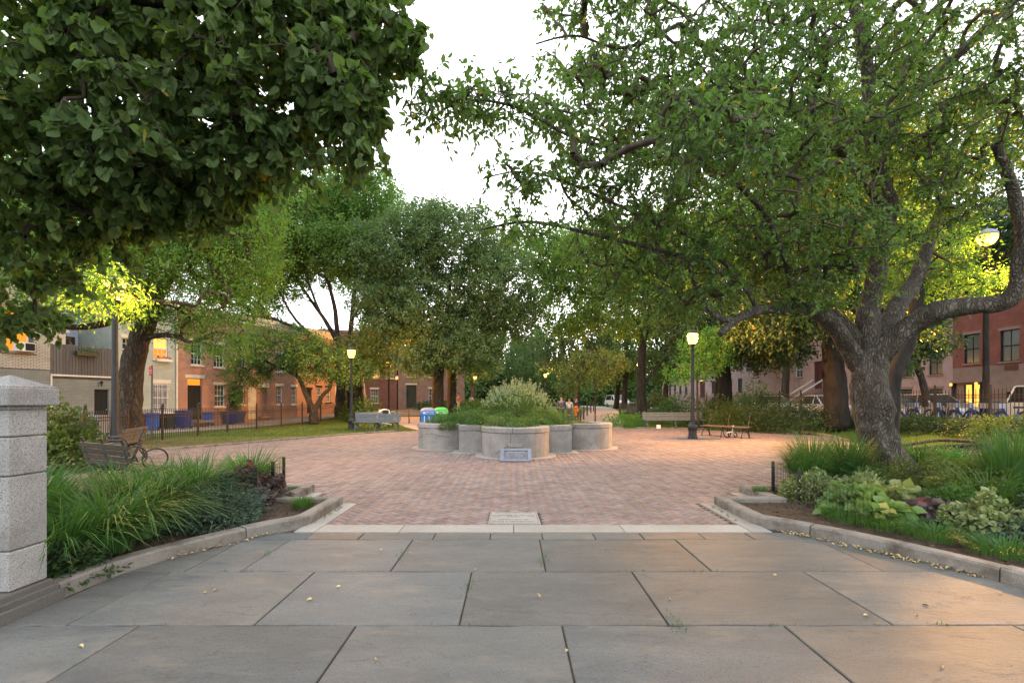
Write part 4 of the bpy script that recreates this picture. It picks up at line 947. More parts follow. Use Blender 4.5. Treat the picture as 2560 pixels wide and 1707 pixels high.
MB().lathe([(.05, 0), (.05, 7)], n=8).build('downpipe', M['cream'], h2, loc=(S(p0, 440), -.08, 0))
# orange houses
p0 = 443.5; cr = dict(lin=M['cream'], frame=M['white'])
h3 = house('row_house', 'salmon painted brick house with a black front door under a cream lintel', org(p0), FR, S(p0, 572), 7.15, 9, M['brick_or'],
    [win(p0, 478, 506, 856, 912, mun=(3, 2), **cr), win(p0, 535, 561, 862, 918, mun=(3, 2), **cr), win(p0, 537, 563, 962, 1016, mun=(3, 2), glass=M['glass_green'], **cr),
     dict(t='door', x=S(p0, 469), w=S(p0, 505) - S(p0, 469), z=.42, h=2.5, dm=M['dark'], tran=True, tm=M['lit'], lin=M['cream'], steps=3, lh=.2, le=.15)], cornice=M['cream'])
p0 = 572.5
ops = [win(p0, 594, 615, 872, 919, mun=(3, 2), **cr), win(p0, 650, 668, 878, 925, mun=(3, 2), **cr), win(p0, 690, 707, 884, 929, mun=(3, 2), **cr), win(p0, 728, 742, 887, 932, mun=(3, 2), **cr), win(p0, 764, 777, 890, 935, **cr), win(p0, 792, 804, 893, 937, **cr), win(p0, 815, 826, 895, 938, **cr),
       dict(t='door', x=S(p0, 649), w=S(p0, 668) - S(p0, 649), z=.5, h=2.0, dm=M['brownstone'], lin=M['cream'], lh=.3, le=.15, steps=1), win(p0, 691, 706, 965, 1010, glass=M['glass_green'], **cr), win(p0, 729, 741, 967, 1010, glass=M['glass_green'], **cr),
       dict(t='door', x=S(p0, 768), w=S(p0, 779) - S(p0, 768), z=.55, h=1.9, dm=M['dark'], lin=M['dark']), win(p0, 792, 803, 969, 1005, lin=M['dark']), win(p0, 815, 826, 969, 1005, lin=M['dark']), win(p0, 594, 612, 962, 1010, glass=M['glass_green'], **cr)]
h4 = house('row_house', 'long orange brick row house with white lintels behind the small forked tree', org(p0), FR, S(p0, 838), 7.15, 9, M['brick_or'], ops, cornice=M['cream'])
MB().box(S(p0, 620), S(p0, 640), -.012, -.002, .3, 2.5).build('painted_panel', M['cream'], h4)
iv = thing('ivy', 'dark column of ivy on the orange house front', 'ivy', org(p0), FR)
P = np.stack([rng.normal(size=1500) * .25 + S(p0, 583), -rng.random(1500) * .25, rng.uniform(.3, 2.5, 1500)], 1); P = P[abs(P[:, 0] - S(p0, 583)) < .42]
V, F, rn = leaves(P, rng.normal(size=P.shape) + [0, -.3, -.5], .11, .1, 'kite', rng); link('leaves', npmesh('leaves', V, F, M['leaf_dark'], rn), iv)
p0 = 838.5
house('row_house', 'narrow cream house end right of the orange row', org(p0), FR, 3.2, 6.2, 8, M['cream'], [dict(t='win', x=1, w=.9, z=3.6, h=1.3, lin=M['white'])])
house('row_house', 'dark red brick house with window boxes beyond the far lamps', (-20.5, 50.5, .4), R(18), 8.2, 8.5, 9, M['brick_dkred'],
      [dict(t='win', x=x, w=.85, z=z, h=1.5, lin=M['cream'], glass=M['glass_green']) for x in (.6, 2.2, 3.9, 5.5, 7.0) for z in (3.6,)] + [dict(t='win', x=1.2, w=1.6, z=.9, h=1.7, lin=M['cream'], glass=M['glass_green'])] + [dict(t='win', x=5.4, w=.8, z=.9, h=1.5, lin=M['cream'])], cornice=M['brownstone'])
house('row_house', 'brown brick house with a dark green door beyond the far lamps', (-12.6, 53.1, .4), R(18), 7.5, 8.2, 9, M['brownstone'],
      [dict(t='door', x=.9, w=1.1, z=.3, h=2.6, dm=M['dkgreen'], lin=M['cream']), dict(t='win', x=3.4, w=.9, z=.9, h=1.6, lin=M['cream']), dict(t='win', x=5.6, w=.9, z=.9, h=1.6, lin=M['cream'])] + [dict(t='win', x=x, w=.9, z=3.8, h=1.6, lin=M['cream']) for x in (1, 3.4, 5.6)], cornice=M['white'])
rt = thing('rooftop_bulkhead', 'grey stair bulkhead standing on the orange house roof', 'roof structure', (-20.2, 38.5, 7.25), FR)
MB().box(0, 1.8, 0, 2, 0, 1.1).box(-.1, 1.9, -.1, 2.1, 1.1, 1.2).build('block', M['plank'], rt); MB().box(.4, 1.3, .3, 1.2, 1.2, 1.7).build('vent', M['white'], rt)
# right side houses: x = 30, local x runs towards the camera
def rpos(px): return 30 / ((px - 1280) / 1200)
def rS(yf, px): return yf - rpos(px)
def rw(yf, a, b, top, bot, **kw):
    m_ = rpos((a + b) / 2); d = dict(t='win', x=rS(yf, a), w=rpos(a) - rpos(b), z=1.6 + (1000 - bot) / 1200 * m_, h=(bot - top) / 1200 * m_, glass=M['glass_green'], lin=M['brownstone'], frame=M['dark'], mun=(2, 1)); d.update(kw); return d
yf = rpos(2382)
hr = house('row_house', 'red brick house over a brown stone base with a lit glass entrance', (30, yf, 0), R(-90), yf - 20, 11.5, 9, M['brick_red'],
    [rw(yf, 2410, 2449, 835, 908), rw(yf, 2500, 2548, 824, 903), rw(yf, 2410, 2449, 690, 770), rw(yf, 2500, 2548, 670, 750), dict(t='door', x=rS(yf, 2410), w=1.15, z=.5, h=2.1, dm=M['lity'], lin=M['brownstone']), dict(t='win', x=rS(yf, 2515), w=1.4, z=.9, h=1.2, glass=M['glass'], frame=M['dark'], lin=M['brownstone'])], cornice=M['brownstone'], zsplit=3.75, zmat=M['brownstone'])
MB().box(rS(yf, 2384), rS(yf, 2462), -.25, -.003, 2.75, 2.92).build('entrance_hood', M['brownstone'], hr); MB().box(rS(yf, 2512), rS(yf, 2546), -.03, -.002, 3.4, 3.72).build('wall_vent', M['maroon'], hr)
MB().box(rS(yf, 2384), rS(yf, 2384) + .2, -.15, -.003, 0, 2.74).box(rS(yf, 2455), rS(yf, 2455) + .2, -.15, -.003, 0, 2.74).build('pilaster', M['dark'], hr)
_x = rS(yf, 2410); MB().box(_x - .02, _x + .06, .02, .09, .5, 2.6).box(_x + .52, _x + .62, .02, .09, .5, 2.6).box(_x + 1.09, _x + 1.17, .02, .09, .5, 2.6).build('door_frame', M['dark'], hr)
mb = MB(); mb.lathe([(.05, 0), (.08, .05), (.08, .15), (.03, .2)], n=8, c=(rS(yf, 2388), -.3, 2.55)); mb.lathe([(.05, 0), (.08, .05), (.08, .15), (.03, .2)], n=8, c=(rS(yf, 2452), -.3, 2.55)); mb.build('entrance_light', M['lity'], hr)
yf1 = rpos(2108)
house('row_house', 'pink stucco house with dark sash windows behind the parked silver car', (30, yf1, 0), R(-90), yf1 - yf - .01, 10.5, 9, M['pinkstone'],
    [rw(yf1, 2322, 2356, 874, 936), rw(yf1, 2250, 2280, 880, 941), rw(yf1, 2180, 2205, 885, 946), rw(yf1, 2322, 2356, 760, 830), rw(yf1, 2250, 2280, 770, 838), rw(yf1, 2180, 2205, 782, 845), rw(yf1, 2322, 2356, 972, 992), rw(yf1, 2243, 2280, 973, 992)], cornice=M['brownstone'])
yf2 = rpos(1885)
hb2 = house('row_house', 'pink brownstone with a high red door and white railed stoop', (30, yf2, 0), R(-90), yf2 - yf1 - .01, 10.5, 9, M['pinkstone'],
    [rw(yf2, 1989, 2006, 905, 943, frame=M['white']), rw(yf2, 1952, 1967, 907, 945, frame=M['white']), dict(t='door', x=rS(yf2, 2035), w=rpos(2035) - rpos(2055), z=2.7, h=2.7, dm=M['maroon'], lin=M['pinkstone'], lh=.4), rw(yf2, 2075, 2092, 890, 935)], cornice=M['brownstone'])
sp = MB(); xx = rS(yf2, 2035)
for k in range(12): sp.box(xx - .1, xx + 1.4, -.3 * (k + 1), -.3 * k - .001, .3, 2.7 - .19 * k)
sp.build('stoop', M['brownstone'], hb2)
MB().bar((xx - .15, -3.7, 1.3), (xx - .15, 0, 3.6), .1, .12).bar((xx + 1.45, -3.7, 1.3), (xx + 1.45, 0, 3.6), .1, .12).build('stoop_rail', M['white'], hb2)
mb = MB(); mb.lathe([(.05, 0), (.1, .05), (.1, .2), (.03, .28)], n=8, c=(rS(yf2, 1976), -.3, 1.9)); mb.lathe([(.05, 0), (.1, .05), (.1, .2), (.03, .28)], n=8, c=(rS(yf2, 2013), -2.2, 1.9)); mb.build('door_light', M['lity'], hb2)
yf3 = 96
house('row_house', 'distant brown row houses with a lit porch beyond the right lawn', (30, yf3, 0), R(-90), yf3 - yf2 - .01, 9.5, 9, M['pinkstone'],
    [dict(t='door', x=yf3 - rpos(1750), w=2, z=2, h=2.6, dm=M['maroon'], lin=M['lity'], lh=.12)] + [dict(t='win', x=x, w=1.1, z=z, h=1.8, frame=M['dark'], lin=M['brownstone'], glass=M['glass_green']) for x in np.arange(1.5, yf3 - yf2 - 2, 2.8) if abs(x - (yf3 - rpos(1750))) > 2.4 for z in (2.6, 6)], cornice=M['brownstone'])

# ------------------------------------------------------------------ kerbside things on the left street
def bin_(label, loc, m, w=.5, h=1.0, wh=True, lidm=None, rz=0):
    t_ = thing('wheeled_bin', label, 'trash bin', loc, rz); a = w / 2
    MB().add([(-a * .8, -a * .8, .06), (a * .8, -a * .8, .06), (a * .8, a * .8, .06), (-a * .8, a * .8, .06), (-a, -a, h * .88), (a, -a, h * .88), (a, a, h * .88), (-a, a, h * .88)], [(3, 2, 1, 0), (4, 5, 6, 7), (0, 1, 5, 4), (1, 2, 6, 5), (2, 3, 7, 6), (3, 0, 4, 7)]).build('body', m, t_)
    MB().box(-a - .03, a + .03, -a - .04, a + .03, h * .885, h * .93).box(-a + .03, a - .03, -a + .03, a - .03, h * .93, h * .97).build('lid', lidm or m, t_)
    MB().bar((-a, a + .06, h * .9), (a, a + .06, h * .9), .03).build('handle', m, t_)
    for s in (-1, 1): MB().tube([(s * a * .75 - .02, a * .8, .09), (s * a * .75 + .02, a * .8, .09)], .09, 12).build('wheel', M['tyre'], t_)
def fx(px, y): return (px - 1280) / 1200 * y
bin_('maroon wheeled bin beside the leaning tree trunk behind the fence', (fx(362, 25), 25, .02), M['maroon'], .5, .9)
bin_('bright blue bin between the maroon and dark green bins', (fx(381, 25), 25, .02), M['blue'], .46, .95)
bin_('dark green bin with a white bag on top below the barred window', (fx(417, 26), 26, .02), M['dkgreen'], .62, .95, lidm=M['white'])
bin_('dark blue wheeled bin beside the black front door', (fx(459, 26.5), 26.5, .02), M['dkblue'], .62, 1.05)
bin_('small bright blue bin right of the black door steps', (fx(521, 29.3), 29.3, .05), M['blue'], .42, .85)
bin_('wide dark blue bin before the painted panel of the orange house', (fx(585, 31), 31, .1), M['dkblue'], 1.0, .8)
bin_('blue bin low behind the bushes at far left', (fx(215, 17.5), 17.5, .02), M['dkblue'], .5, .9)
bin_('grey lidded bin below the low house door', (fx(245, 21), 21, .02), M['greydome'], .55, .95)
sg = thing('street_sign', 'tall pole with a red no standing sign right of the leaning trunk', 'sign', (fx(380, 20), 20, 0)); 
MB().box(-.035, .035, -.02, .02, 0, 3.05).build('pole', M['plank'], sg)
MB().box(-.21, .1, -.035, -.022, 2.63, 3.0).build('sign_plate', M['redsign'], sg); sg.rotation_euler = (0, 0, R(-35))
for i, s in enumerate(('NO', 'STANDING', 'ANYTIME')): text(s, .06, (-.055, -.036, 2.93 - i * .1), sg, M['signwhite'], (R(90), 0, 0), .001)
s2 = thing('street_sign', 'white square sign on a thin pole before the brown house with the green door', 'sign', (fx(992, 44), 44, .48)); MB().box(-.03, .03, -.02, .02, 0, 3.4).build('pole', M['iron'], s2); MB().box(-.14, .14, -.03, -.021, 3.0, 3.3).build('sign_plate', M['signwhite'], s2)
up_ = thing('wooden_pole', 'pale leaning wooden pole beyond the lawn', 'pole', (fx(915, 36), 36, .2)); MB().tube([(0, 0, 0), (-.15, 0, 2), (-.38, 0, 4.1)], [.09, .085, .07], 10).build('shaft', M['cream'], up_)

# ------------------------------------------------------------------ cars
def car(label, loc, rz, m, L=4.5, Wd=1.8, H=1.45, suv=False):
    t_ = thing('parked_car', label, 'car', loc, rz, 'cars parked beyond the right fence'); h1 = H * .58; a = L / 2
    prof = [(-a, .35), (-a, h1 * .9), (-a + .15, h1), (-a + (.25 if suv else .75), h1 + .02), (a - 1.3, h1), (a - .2, h1 * .88), (a, h1 * .7), (a, .3)]
    top = [(-a + (.1 if suv else .45), h1 + .01), (-a + (.35 if suv else 1.05), H - .03), (-a + 1.6, H), (a - 2.2, H - .03), (a - 1.35, h1 + .01)]
    mb = MB(); n = len(prof); vs = [(x, s * Wd / 2, z) for s in (-1, 1) for x, z in prof]
    mb.add(vs, [tuple(range(n)), tuple(range(2 * n - 1, n - 1, -1))] + [(i, n + i, n + (i + 1) % n, (i + 1) % n) for i in range(n)]); mb.build('body', m, t_)
    mb = MB(); n = len(top); vs = [(x, s * (Wd / 2 - .06 - .15 * (z > h1 + .1)), z) for s in (-1, 1) for x, z in top]
    mb.add(vs, [tuple(range(n)), tuple(range(2 * n - 1, n - 1, -1))] + [(i, n + i, n + (i + 1) % n, (i + 1) % n) for i in range(n)]); mb.build('window_glass', M['glass'], t_)
    MB().prism([(-a + (.4 if suv else 1.1), -Wd / 2 + .2), (a - 2.15, -Wd / 2 + .2), (a - 2.15, Wd / 2 - .2), (-a + (.4 if suv else 1.1), Wd / 2 - .2)], H - .04, H + .02, .01).build('roof', m, t_)
    pp = MB()
    for s in (-1, 1):
        for (x0, x1) in (((-a + .4) if suv else (-a + 1.0), (-a + .15) if suv else (-a + .5)), (-.15, -.15), (a - 2.2, a - 1.4)): pp.bar((x0, s * (Wd / 2 - .19), H - .02), (x1, s * (Wd / 2 - .05), h1), .07, .06)
    pp.build('pillar', m, t_)
    for sx in (-1, 1):
        for s in (-1, 1):
            w_ = MB().tube([(sx * (a - .85), s * (Wd / 2 - .2), .32), (sx * (a - .85), s * (Wd / 2 + .01), .32)], .33, 20).build('wheel', M['tyre'], t_); MB().tube([(sx * (a - .85), s * (Wd / 2 + .005), .32), (sx * (a - .85), s * (Wd / 2 + .02), .32)], .19, 14).build('rim', M['silver'], w_)
        for s in (-1, 1): MB().box(sx * a - .03, sx * a + .02, s * .65 - .15, s * .65 + .15, .6, .75).build('headlight' if sx > 0 else 'tail_light', M['signwhite'] if sx > 0 else M['redsign'], t_)
zc = .45
car('white parked sport utility car at the right edge behind the fence', (23.2, 19.4, zc), R(-90), M['carwhite'], 4.8, 1.9, 1.78, True)
car('pale silver parked car behind the docked bikes', (23.2, 26.4, zc), R(-90), M['carsilver'], 4.6, 1.8, 1.47)
car('white parked car glimpsed left of the big rough trunk', (23.2, 35.5, zc), R(-90), M['carwhite'], 4.5, 1.8, 1.5)
car('white parked car left of the broad dark trunk by the stoop', (23.2, 42.5, .47), R(-90), M['carwhite'], 4.5, 1.8, 1.5)
car('dark parked car beyond the shrubs by the far fence', (23, 52, .5), R(-90), M['cardark'])
car('white van seen beyond the young tree on the right', (17, 78, .5), R(-75), M['carwhite'], 4.8, 1.9, 1.9, True)
car('dark parked car between the far trunks on the right', (19.5, 84, .5), R(-75), M['cardark'])

# ------------------------------------------------------------------ docked bikes
def bike(col='bikeblue'):
    t_ = thing('bicycle', '', 'bicycle', (0, 0, 0), 0, 'share bikes docked behind the fence')
    for x in (-.52, .52):
        w_ = MB(); w_.tube([(x + .32 * math.cos(a), 0, .34 + .32 * math.sin(a)) for a in np.linspace(0, 2 * math.pi, 21)[:-1]], .022, 5, close=True); w_.build('wheel', M['tyre'], t_)
        sp = MB()
        for a in np.linspace(0, math.pi, 7)[:-1]: sp.bar((x - .31 * math.cos(a), 0, .34 - .31 * math.sin(a)), (x + .31 * math.cos(a), 0, .34 + .31 * math.sin(a)), .004)
        sp.build('spokes', M['silver'], t_)
        f_ = MB(); f_.tube([(x + .36 * math.cos(a), 0, .34 + .36 * math.sin(a)) for a in np.linspace(.2, 2.6, 10)], .03, 5); f_.build('mudguard', M['tyre'], t_)
    MB().tube(catmull([(.45, 0, .95), (.3, 0, .6), (0, 0, .38), (-.2, 0, .36), (-.5, 0, .34)], 4), .045, 7).tube([(-.1, 0, .36), (-.25, 0, .8)], .03, 6).tube([(.42, 0, .98), (.52, 0, .34)], .03, 6).build('frame', M[col], t_)
    MB().box(-.4, -.12, -.09, .09, .82, .89).build('saddle', M['tyre'], t_)
    MB().tube(catmull([(.3, -.3, 1.08), (.4, -.15, 1.05), (.42, 0, 1.02), (.4, .15, 1.05), (.3, .3, 1.08)], 3), .015, 6).build('handlebar', M['tyre'], t_)
    MB().box(.5, .78, -.16, .16, .82, .86).box(.5, .53, -.16, .16, .86, 1.02).box(.75, .78, -.16, .16, .86, 1.02).box(.53, .75, -.16, -.13, .86, 1.02).box(.53, .75, .13, .16, .86, 1.02).build('basket', M['greydome'], t_)
    MB().tube([(-.1, -.12, .3), (-.1, .12, .3)], .05, 8).build('pedal_crank', M['tyre'], t_); return t_
b0 = bike()
bks = [(2205, 'docked blue bike beside the big rough trunk'), (2262, 'docked blue bike just right of the big rough trunk'), (2305, 'docked blue bike in front of the silver car tail'), (2362, 'docked blue bike before the middle of the silver car'), (2412, 'docked blue bike in front of the lit entrance'), (2448, 'docked blue bike just left of the street lamp pole'), (2487, 'docked blue bike with its basket before the street lamp foot'), (2532, 'docked blue bike in front of the white utility car')]
for i, (px, lb) in enumerate(bks):
    u = (px - 1280) / 1200; x = 19.5; y = x / u
    if i == 0: b0.location = (x, y, .46); b0.rotation_euler = (0, 0, R(200)); b0['label'] = lb
    else: dup(b0, (x, y, .46), R(195 + random.uniform(-12, 12)), lb)
dk = thing('bike_dock', 'row of beige docking posts between the docked bikes', 'bike rack', (0, 0, 0))
for y in np.arange(17, 27, 1.0): MB().box(20.1, 20.35, y - .12, y + .12, .46, 1.15).build('post', M['cream'], dk)

# ------------------------------------------------------------------ people (skin-grown bodies, clothes as children)
def person(label, loc, rz, shirt, trousers, pose='stand', s=1.0, walk=.12):
    t_ = thing('person', label, 'person', loc, rz); t_.scale = (s, s, s)
    def skin(name, vs, es, rs, mat, par, sub=2):
        me = bpy.data.meshes.new(name); me.from_pydata(vs, es, []); me.materials.append(mat); o = link(name, me, par)
        md = o.modifiers.new('s', 'SKIN'); md.use_smooth_shade = True; sv = me.skin_vertices[0].data
        for i, r_ in enumerate(rs): sv[i].radius = (r_ if isinstance(r_, tuple) else (r_, r_))
        sv[0].use_root = True; o.modifiers.new('d', 'SUBSURF').levels = sub; o.modifiers['d'].render_levels = sub; return o
    w = walk
    if pose == 'sit': hipz, kn, ft = .5, (-.42, .5), (-.45, .06)
    J = [(0, 0, .95), (0, 0, 1.15), (0, 0, 1.38), (0, 0, 1.5), (0, -.02, 1.6), (0, -.03, 1.7)]
    legs = [((.1, 0, .9), (.11, -w * .6, .5), (.11, -w, .09), (.11, -w - .14, .04)), ((-.1, 0, .9), (-.11, w * .3, .5), (-.11, w, .09), (-.11, w - .14, .04))]
    arms = [((.19, 0, 1.4), (.25, w * .5, 1.12), (.25, w * .3 - .08, .88), (.25, w * .3 - .1, .8)), ((-.19, 0, 1.4), (-.25, -w * .5, 1.12), (-.25, -w * .6 - .08, .88), (-.25, -w * .6 - .1, .8))]
    if pose == 'sit':
        J = [(x, y, z - .42) for x, y, z in J]; legs = [((sx * .1, 0, .5), (sx * .12, -.42, .5), (sx * .12, -.44, .09), (sx * .12, -.56, .04)) for sx in (1, -1)]
        arms = [((sx * .19, 0, .98), (sx * .24, -.05, .72), (sx * .15, -.25, .6), (sx * .1, -.32, .58)) for sx in (1, -1)]
    vs = list(J); rs = [(.15, .11), (.13, .10), (.16, .10), .055, .085, .09]; es = [(0, 1), (1, 2), (2, 3), (3, 4), (4, 5)]
    for L in legs:
        b = len(vs); vs += L; rs += [.085, .06, .042, .035]; es += [(0, b), (b, b + 1), (b + 1, b + 2), (b + 2, b + 3)]
    for L in arms:
        b = len(vs); vs += L; rs += [.055, .042, .032, .03]; es += [(2, b), (b, b + 1), (b + 1, b + 2), (b + 2, b + 3)]
    body = skin('body', vs, es, rs, M['skin'], t_)
    # fingers
    hd = MB()
    for L in arms:
        e = Vector(L[3])
        for k in range(4): hd.tube([tuple(e + Vector((0, (k - 1.5) * .018, -.02))), tuple(e + Vector((0, (k - 1.5) * .02 - .005, -.075 + abs(k - 1.4) * .008)))], [.009, .006], 5)
        hd.tube([tuple(e + Vector((0, -.03, .0))), tuple(e + Vector((0, -.05, -.04)))], [.01, .007], 5)
    hd.build('fingers', M['skin'], t_)
    jz = lambda v, r: v
    sv = [J[0], J[1], J[2], (J[3][0], J[3][1], J[3][2] - .07)]; sr = [(.175, .135), (.16, .125), (.185, .125), .08]; se = [(0, 1), (1, 2), (2, 3)]
    for L in arms: b = len(sv); sv += L[:3]; sr += [.075, .06, .05]; se += [(2, b), (b, b + 1), (b + 1, b + 2)]
    skin('jacket', sv, se, sr, shirt, t_)
    sv = [(J[0][0], J[0][1], J[0][2] + .03)]; sr = [(.165, .13)]; se = []
    for L in legs: b = len(sv); sv += L[:3]; sr += [.105, .078, .06]; se += [(0, b), (b, b + 1), (b + 1, b + 2)]
    skin('trousers', sv, se, sr, trousers, t_)
    hc = Vector(J[5]) + Vector((0, .012, .03))
    mb = MB(); mb.lathe([(.088 * math.sin(a) + .0, -.1 * math.cos(a)) for a in np.linspace(.9, math.pi, 8)], c=tuple(hc), n=14); mb.build('hair', M['hair'], t_, smooth=True)
    fc = MB(); f0 = Vector(J[5]); fc.lathe([(.016, 0), (.01, .03), (0, .04)], c=(f0.x, f0.y - .1, f0.z - .03), n=6)
    for s_ in (-1, 1): fc.lathe([(0, -.008), (.009, 0), (0, .008)], c=(f0.x + s_ * .03, f0.y - .085, f0.z + .01), n=6); fc.lathe([(0, -.02), (.012, 0), (0, .02)], c=(f0.x + s_ * .088, f0.y, f0.z), n=6)
    fc.build('face', M['skin'], t_)
    for L in legs:
        p = L[2]; MB().tube([(p[0], p[1] + .06, .05), (p[0], p[1] - .05, .05), (p[0], p[1] - .18, .035)], [.045, .05, .035], 8).build('shoe', M['tyre'], t_)
    return t_
person('man in a dark grey jacket and dark trousers walking away behind the planter', (3.15, 30.6, .08), R(172), M['clothgrey'], M['clothdark'], walk=.1, s=1.02)
person('person in a pale top and grey trousers walking beside the post and chain fence', (4.0, 33.5, .14), R(165), M['clothpale'], M['clothgrey'], s=.92)
person('person in a rose top walking on the left path far behind the planter', (-5.1, 46, .5), R(-60), M['clothred'], M['clothpale'], walk=.22, s=1.0)
person('person in an orange strap outfit standing in shade right of the pale topped person', (4.9, 36.5, .3), R(150), M['clothdark'], M['orange'], s=.85)
person('small figure in white by the far hedge on the left path', (-4.9, 58, .5), R(20), M['signwhite'], M['clothgrey'], s=.95)
person('person seated on the far dark bench beneath the lone trunk', (10.75, 39.75, .43), R(-25), M['clothpale'], M['clothgrey'], 'sit')
# stroller behind the left bench
st = thing('stroller', 'white framed stroller with a dark hood behind the grey bench', 'stroller', (fx(958, 27.5), 27.5, .02), R(20))
for s in (-.28, .28):
    MB().tube(catmull([(-.35, s, .3), (-.3, s, .75), (-.05, s, 1.02), (.3, s, 1.0), (.35, s, .8)], 5), .028, 7).tube([(-.35, s, .3), (.45, s, .2)], .02, 6).build('frame', M['white'], st)
    for x in (-.35, .42): MB().tube([(x + .13 * math.cos(a), s, .14 + .13 * math.sin(a)) for a in np.linspace(0, 2 * math.pi, 15)[:-1]], .02, 5, close=True).build('wheel', M['tyre'], st)
MB().add([(-.32, -.26, .5), (-.05, -.26, 1.0), (.3, -.26, .96), (.1, -.26, .5), (-.32, .26, .5), (-.05, .26, 1.0), (.3, .26, .96), (.1, .26, .5)], [(0, 1, 2, 3), (7, 6, 5, 4), (0, 4, 5, 1), (1, 5, 6, 2), (2, 6, 7, 3), (3, 7, 4, 0)]).build('hood', M['clothdark'], st)
pb = dup(b0, (fx(925, 28), 28, .03), R(10), 'dark bicycle parked on the lawn left of the white stroller'); del pb['group']
sc_ = thing('scooter', 'small child scooter with a white fender tipped under the bare seat bench', 'scooter', (9.0, 20.1, .03), R(25))
MB().tube([(.0 + .2 * math.cos(a), .05 * math.sin(a), .2 + .19 * math.sin(a)) for a in np.linspace(0, 2 * math.pi, 19)[:-1]], .02, 6, close=True).build('wheel', M['tyre'], sc_)
MB().tube([(.5 + .09 * math.cos(a), 0, .1 + .09 * math.sin(a)) for a in np.linspace(0, 2 * math.pi, 13)[:-1]], .02, 6, close=True).build('wheel', M['tyre'], sc_)
MB().tube(catmull([(.0, 0, .2), (.25, 0, .22), (.5, 0, .1)], 4), .03, 7).tube([(.3, 0, .2), (.38, 0, .5)], .022, 6).build('frame', M['white'], sc_)
MB().tube(catmull([(.25, -.2, .5), (.38, 0, .52), (.25, .2, .5)], 4), .014, 6).build('handlebar', M['maroon'], sc_)
pp_ = MB().box(-.11, .11, -.005, .005, 0, .2).build('paper_notice', M['signwhite'], None, loc=(8.0, 26.2, .05), label='small white card standing under the long grey bench', cat='notice')

# ------------------------------------------------------------------ trees
def herotrunk(mb, sm, rad, B):
    P = catmull(sm, 4); k = len(P); rr = np.interp(np.linspace(0, 1, k), np.linspace(0, 1, 7), [.45, .31, .265, .30, .275, .26, .28])
    bur = [(Vector(W(2215, 1010, 8.35)), .2, .13), (Vector(W(2185, 955, 8.4)), .16, .10), (Vector(W(2150, 1075, 8.4)), .11, .09), (Vector(W(2130, 925, 8.5)), .14, .09), (Vector(W(2255, 1090, 8.4)), .12, .06), (Vector(W(2215, 900, 8.35)), .13, .08)]
    def fn(p, q, a, t_):
        r0 = .36; w = p + Vector(B) + q * r0; v = 1 + .13 * noise.noise(w * 2.3) + .09 * noise.noise(w * 6) + .05 * math.sin(a * 7 + w.z * 2.5) + .035 * abs(noise.noise(Vector((a * 5, w.z * 2.5, 3)))) * 2
        if t_ < .18: v += (.18 - t_) * 1.6 * (.6 + .4 * math.cos(a * 5 + 1))
        for c, s_, h in bur:
            d = (w - c).length; v += h / r0 * math.exp(-(d / s_) ** 2)
        return v
    mb.tube([tuple(np.array(p) - B) for p in P], list(rr), 44, fn=fn)
D0 = 8.65
hl = [([W(2240, 1215, D0), W(2209, 1143, D0), W(2193, 1088, D0), W(2180, 1034, D0), W(2172, 947, D0), W(2180, 880, D0), W(2185, 850, D0)], .4, .33),
      ([W(2185, 960, D0), W(2130, 880, 8.6), W(2085, 815, 8.4), W(2035, 780, 8.2), W(1959, 772, 7.9), W(1894, 776, 7.6), W(1839, 800, 7.4), W(1800, 835, 7.3)], .2, .045),
      ([W(2190, 900, D0), W(2110, 812, 8.9), W(2060, 775, 9.1), W(2000, 768, 9.3), W(1930, 740, 9.5), W(1870, 640, 9.6), W(1850, 520, 9.6)], .13, .04),
      ([W(2190, 900, D0), W(2168, 800, 8.8), W(2190, 697, 8.8), W(2199, 610, 8.8), W(2225, 522, 8.8), W(2199, 435, 8.7), W(2177, 327, 8.5), W(2166, 163, 8.4), W(2133, 0, 8.3), W(2110, -150, 8.2)], .2, .07),
      ([W(2195, 880, D0), W(2246, 762, 9.0), W(2290, 697, 9.3), W(2325, 600, 9.6), W(2370, 480, 9.8), W(2430, 330, 10), W(2500, 150, 10)], .19, .05),
      ([W(2180, 900, 8.6), W(2275, 816, 8.3), W(2351, 776, 8.0), W(2438, 764, 7.8), W(2505, 758, 7.6), W(2538, 725, 7.5), W(2550, 650, 7.4), W(2556, 580, 7.3), W(2530, 470, 7.2), W(2490, 360, 7)], .2, .06),
      ([W(2190, 420, 8.6), W(2286, 229, 8.2), W(2380, 150, 7.9), W(2492, 44, 7.6), W(2600, -60, 7.4)], .1, .05),
      ([W(2225, 540, 8.8), W(2120, 400, 8.2), W(2000, 300, 7.7), W(1850, 200, 7.2), W(1700, 60, 6.8)], .09, .03),
      ([W(1990, 770, 7.9), W(1960, 640, 7.6), W(1900, 520, 7.3), W(1780, 420, 6.9), W(1640, 390, 6.6), W(1450, 350, 6.0), W(1280, 265, 5.5), W(1120, 250, 5.2), W(1015, 265, 5.1)], .055, .006),
      ([W(1894, 776, 7.6), W(1850, 700, 7.4), W(1740, 600, 7.1), W(1560, 520, 6.6), W(1400, 450, 6.1), W(1290, 430, 5.8), W(1200, 450, 5.7)], .045, .006),
      ([W(1850, 700, 7.4), W(1700, 640, 7.1), W(1500, 590, 6.7), W(1330, 555, 6.4), W(1200, 575, 6.3)], .05, .01),
      ([W(1839, 800, 7.4), W(1790, 790, 7.3), W(1745, 730, 7.3), W(1720, 660, 7.2)], .06, .02),
      ([W(1700, 60, 6.8), W(1560, 120, 6.6), W(1440, 90, 6.4), W(1340, 110, 6.2)], .03, .01)]
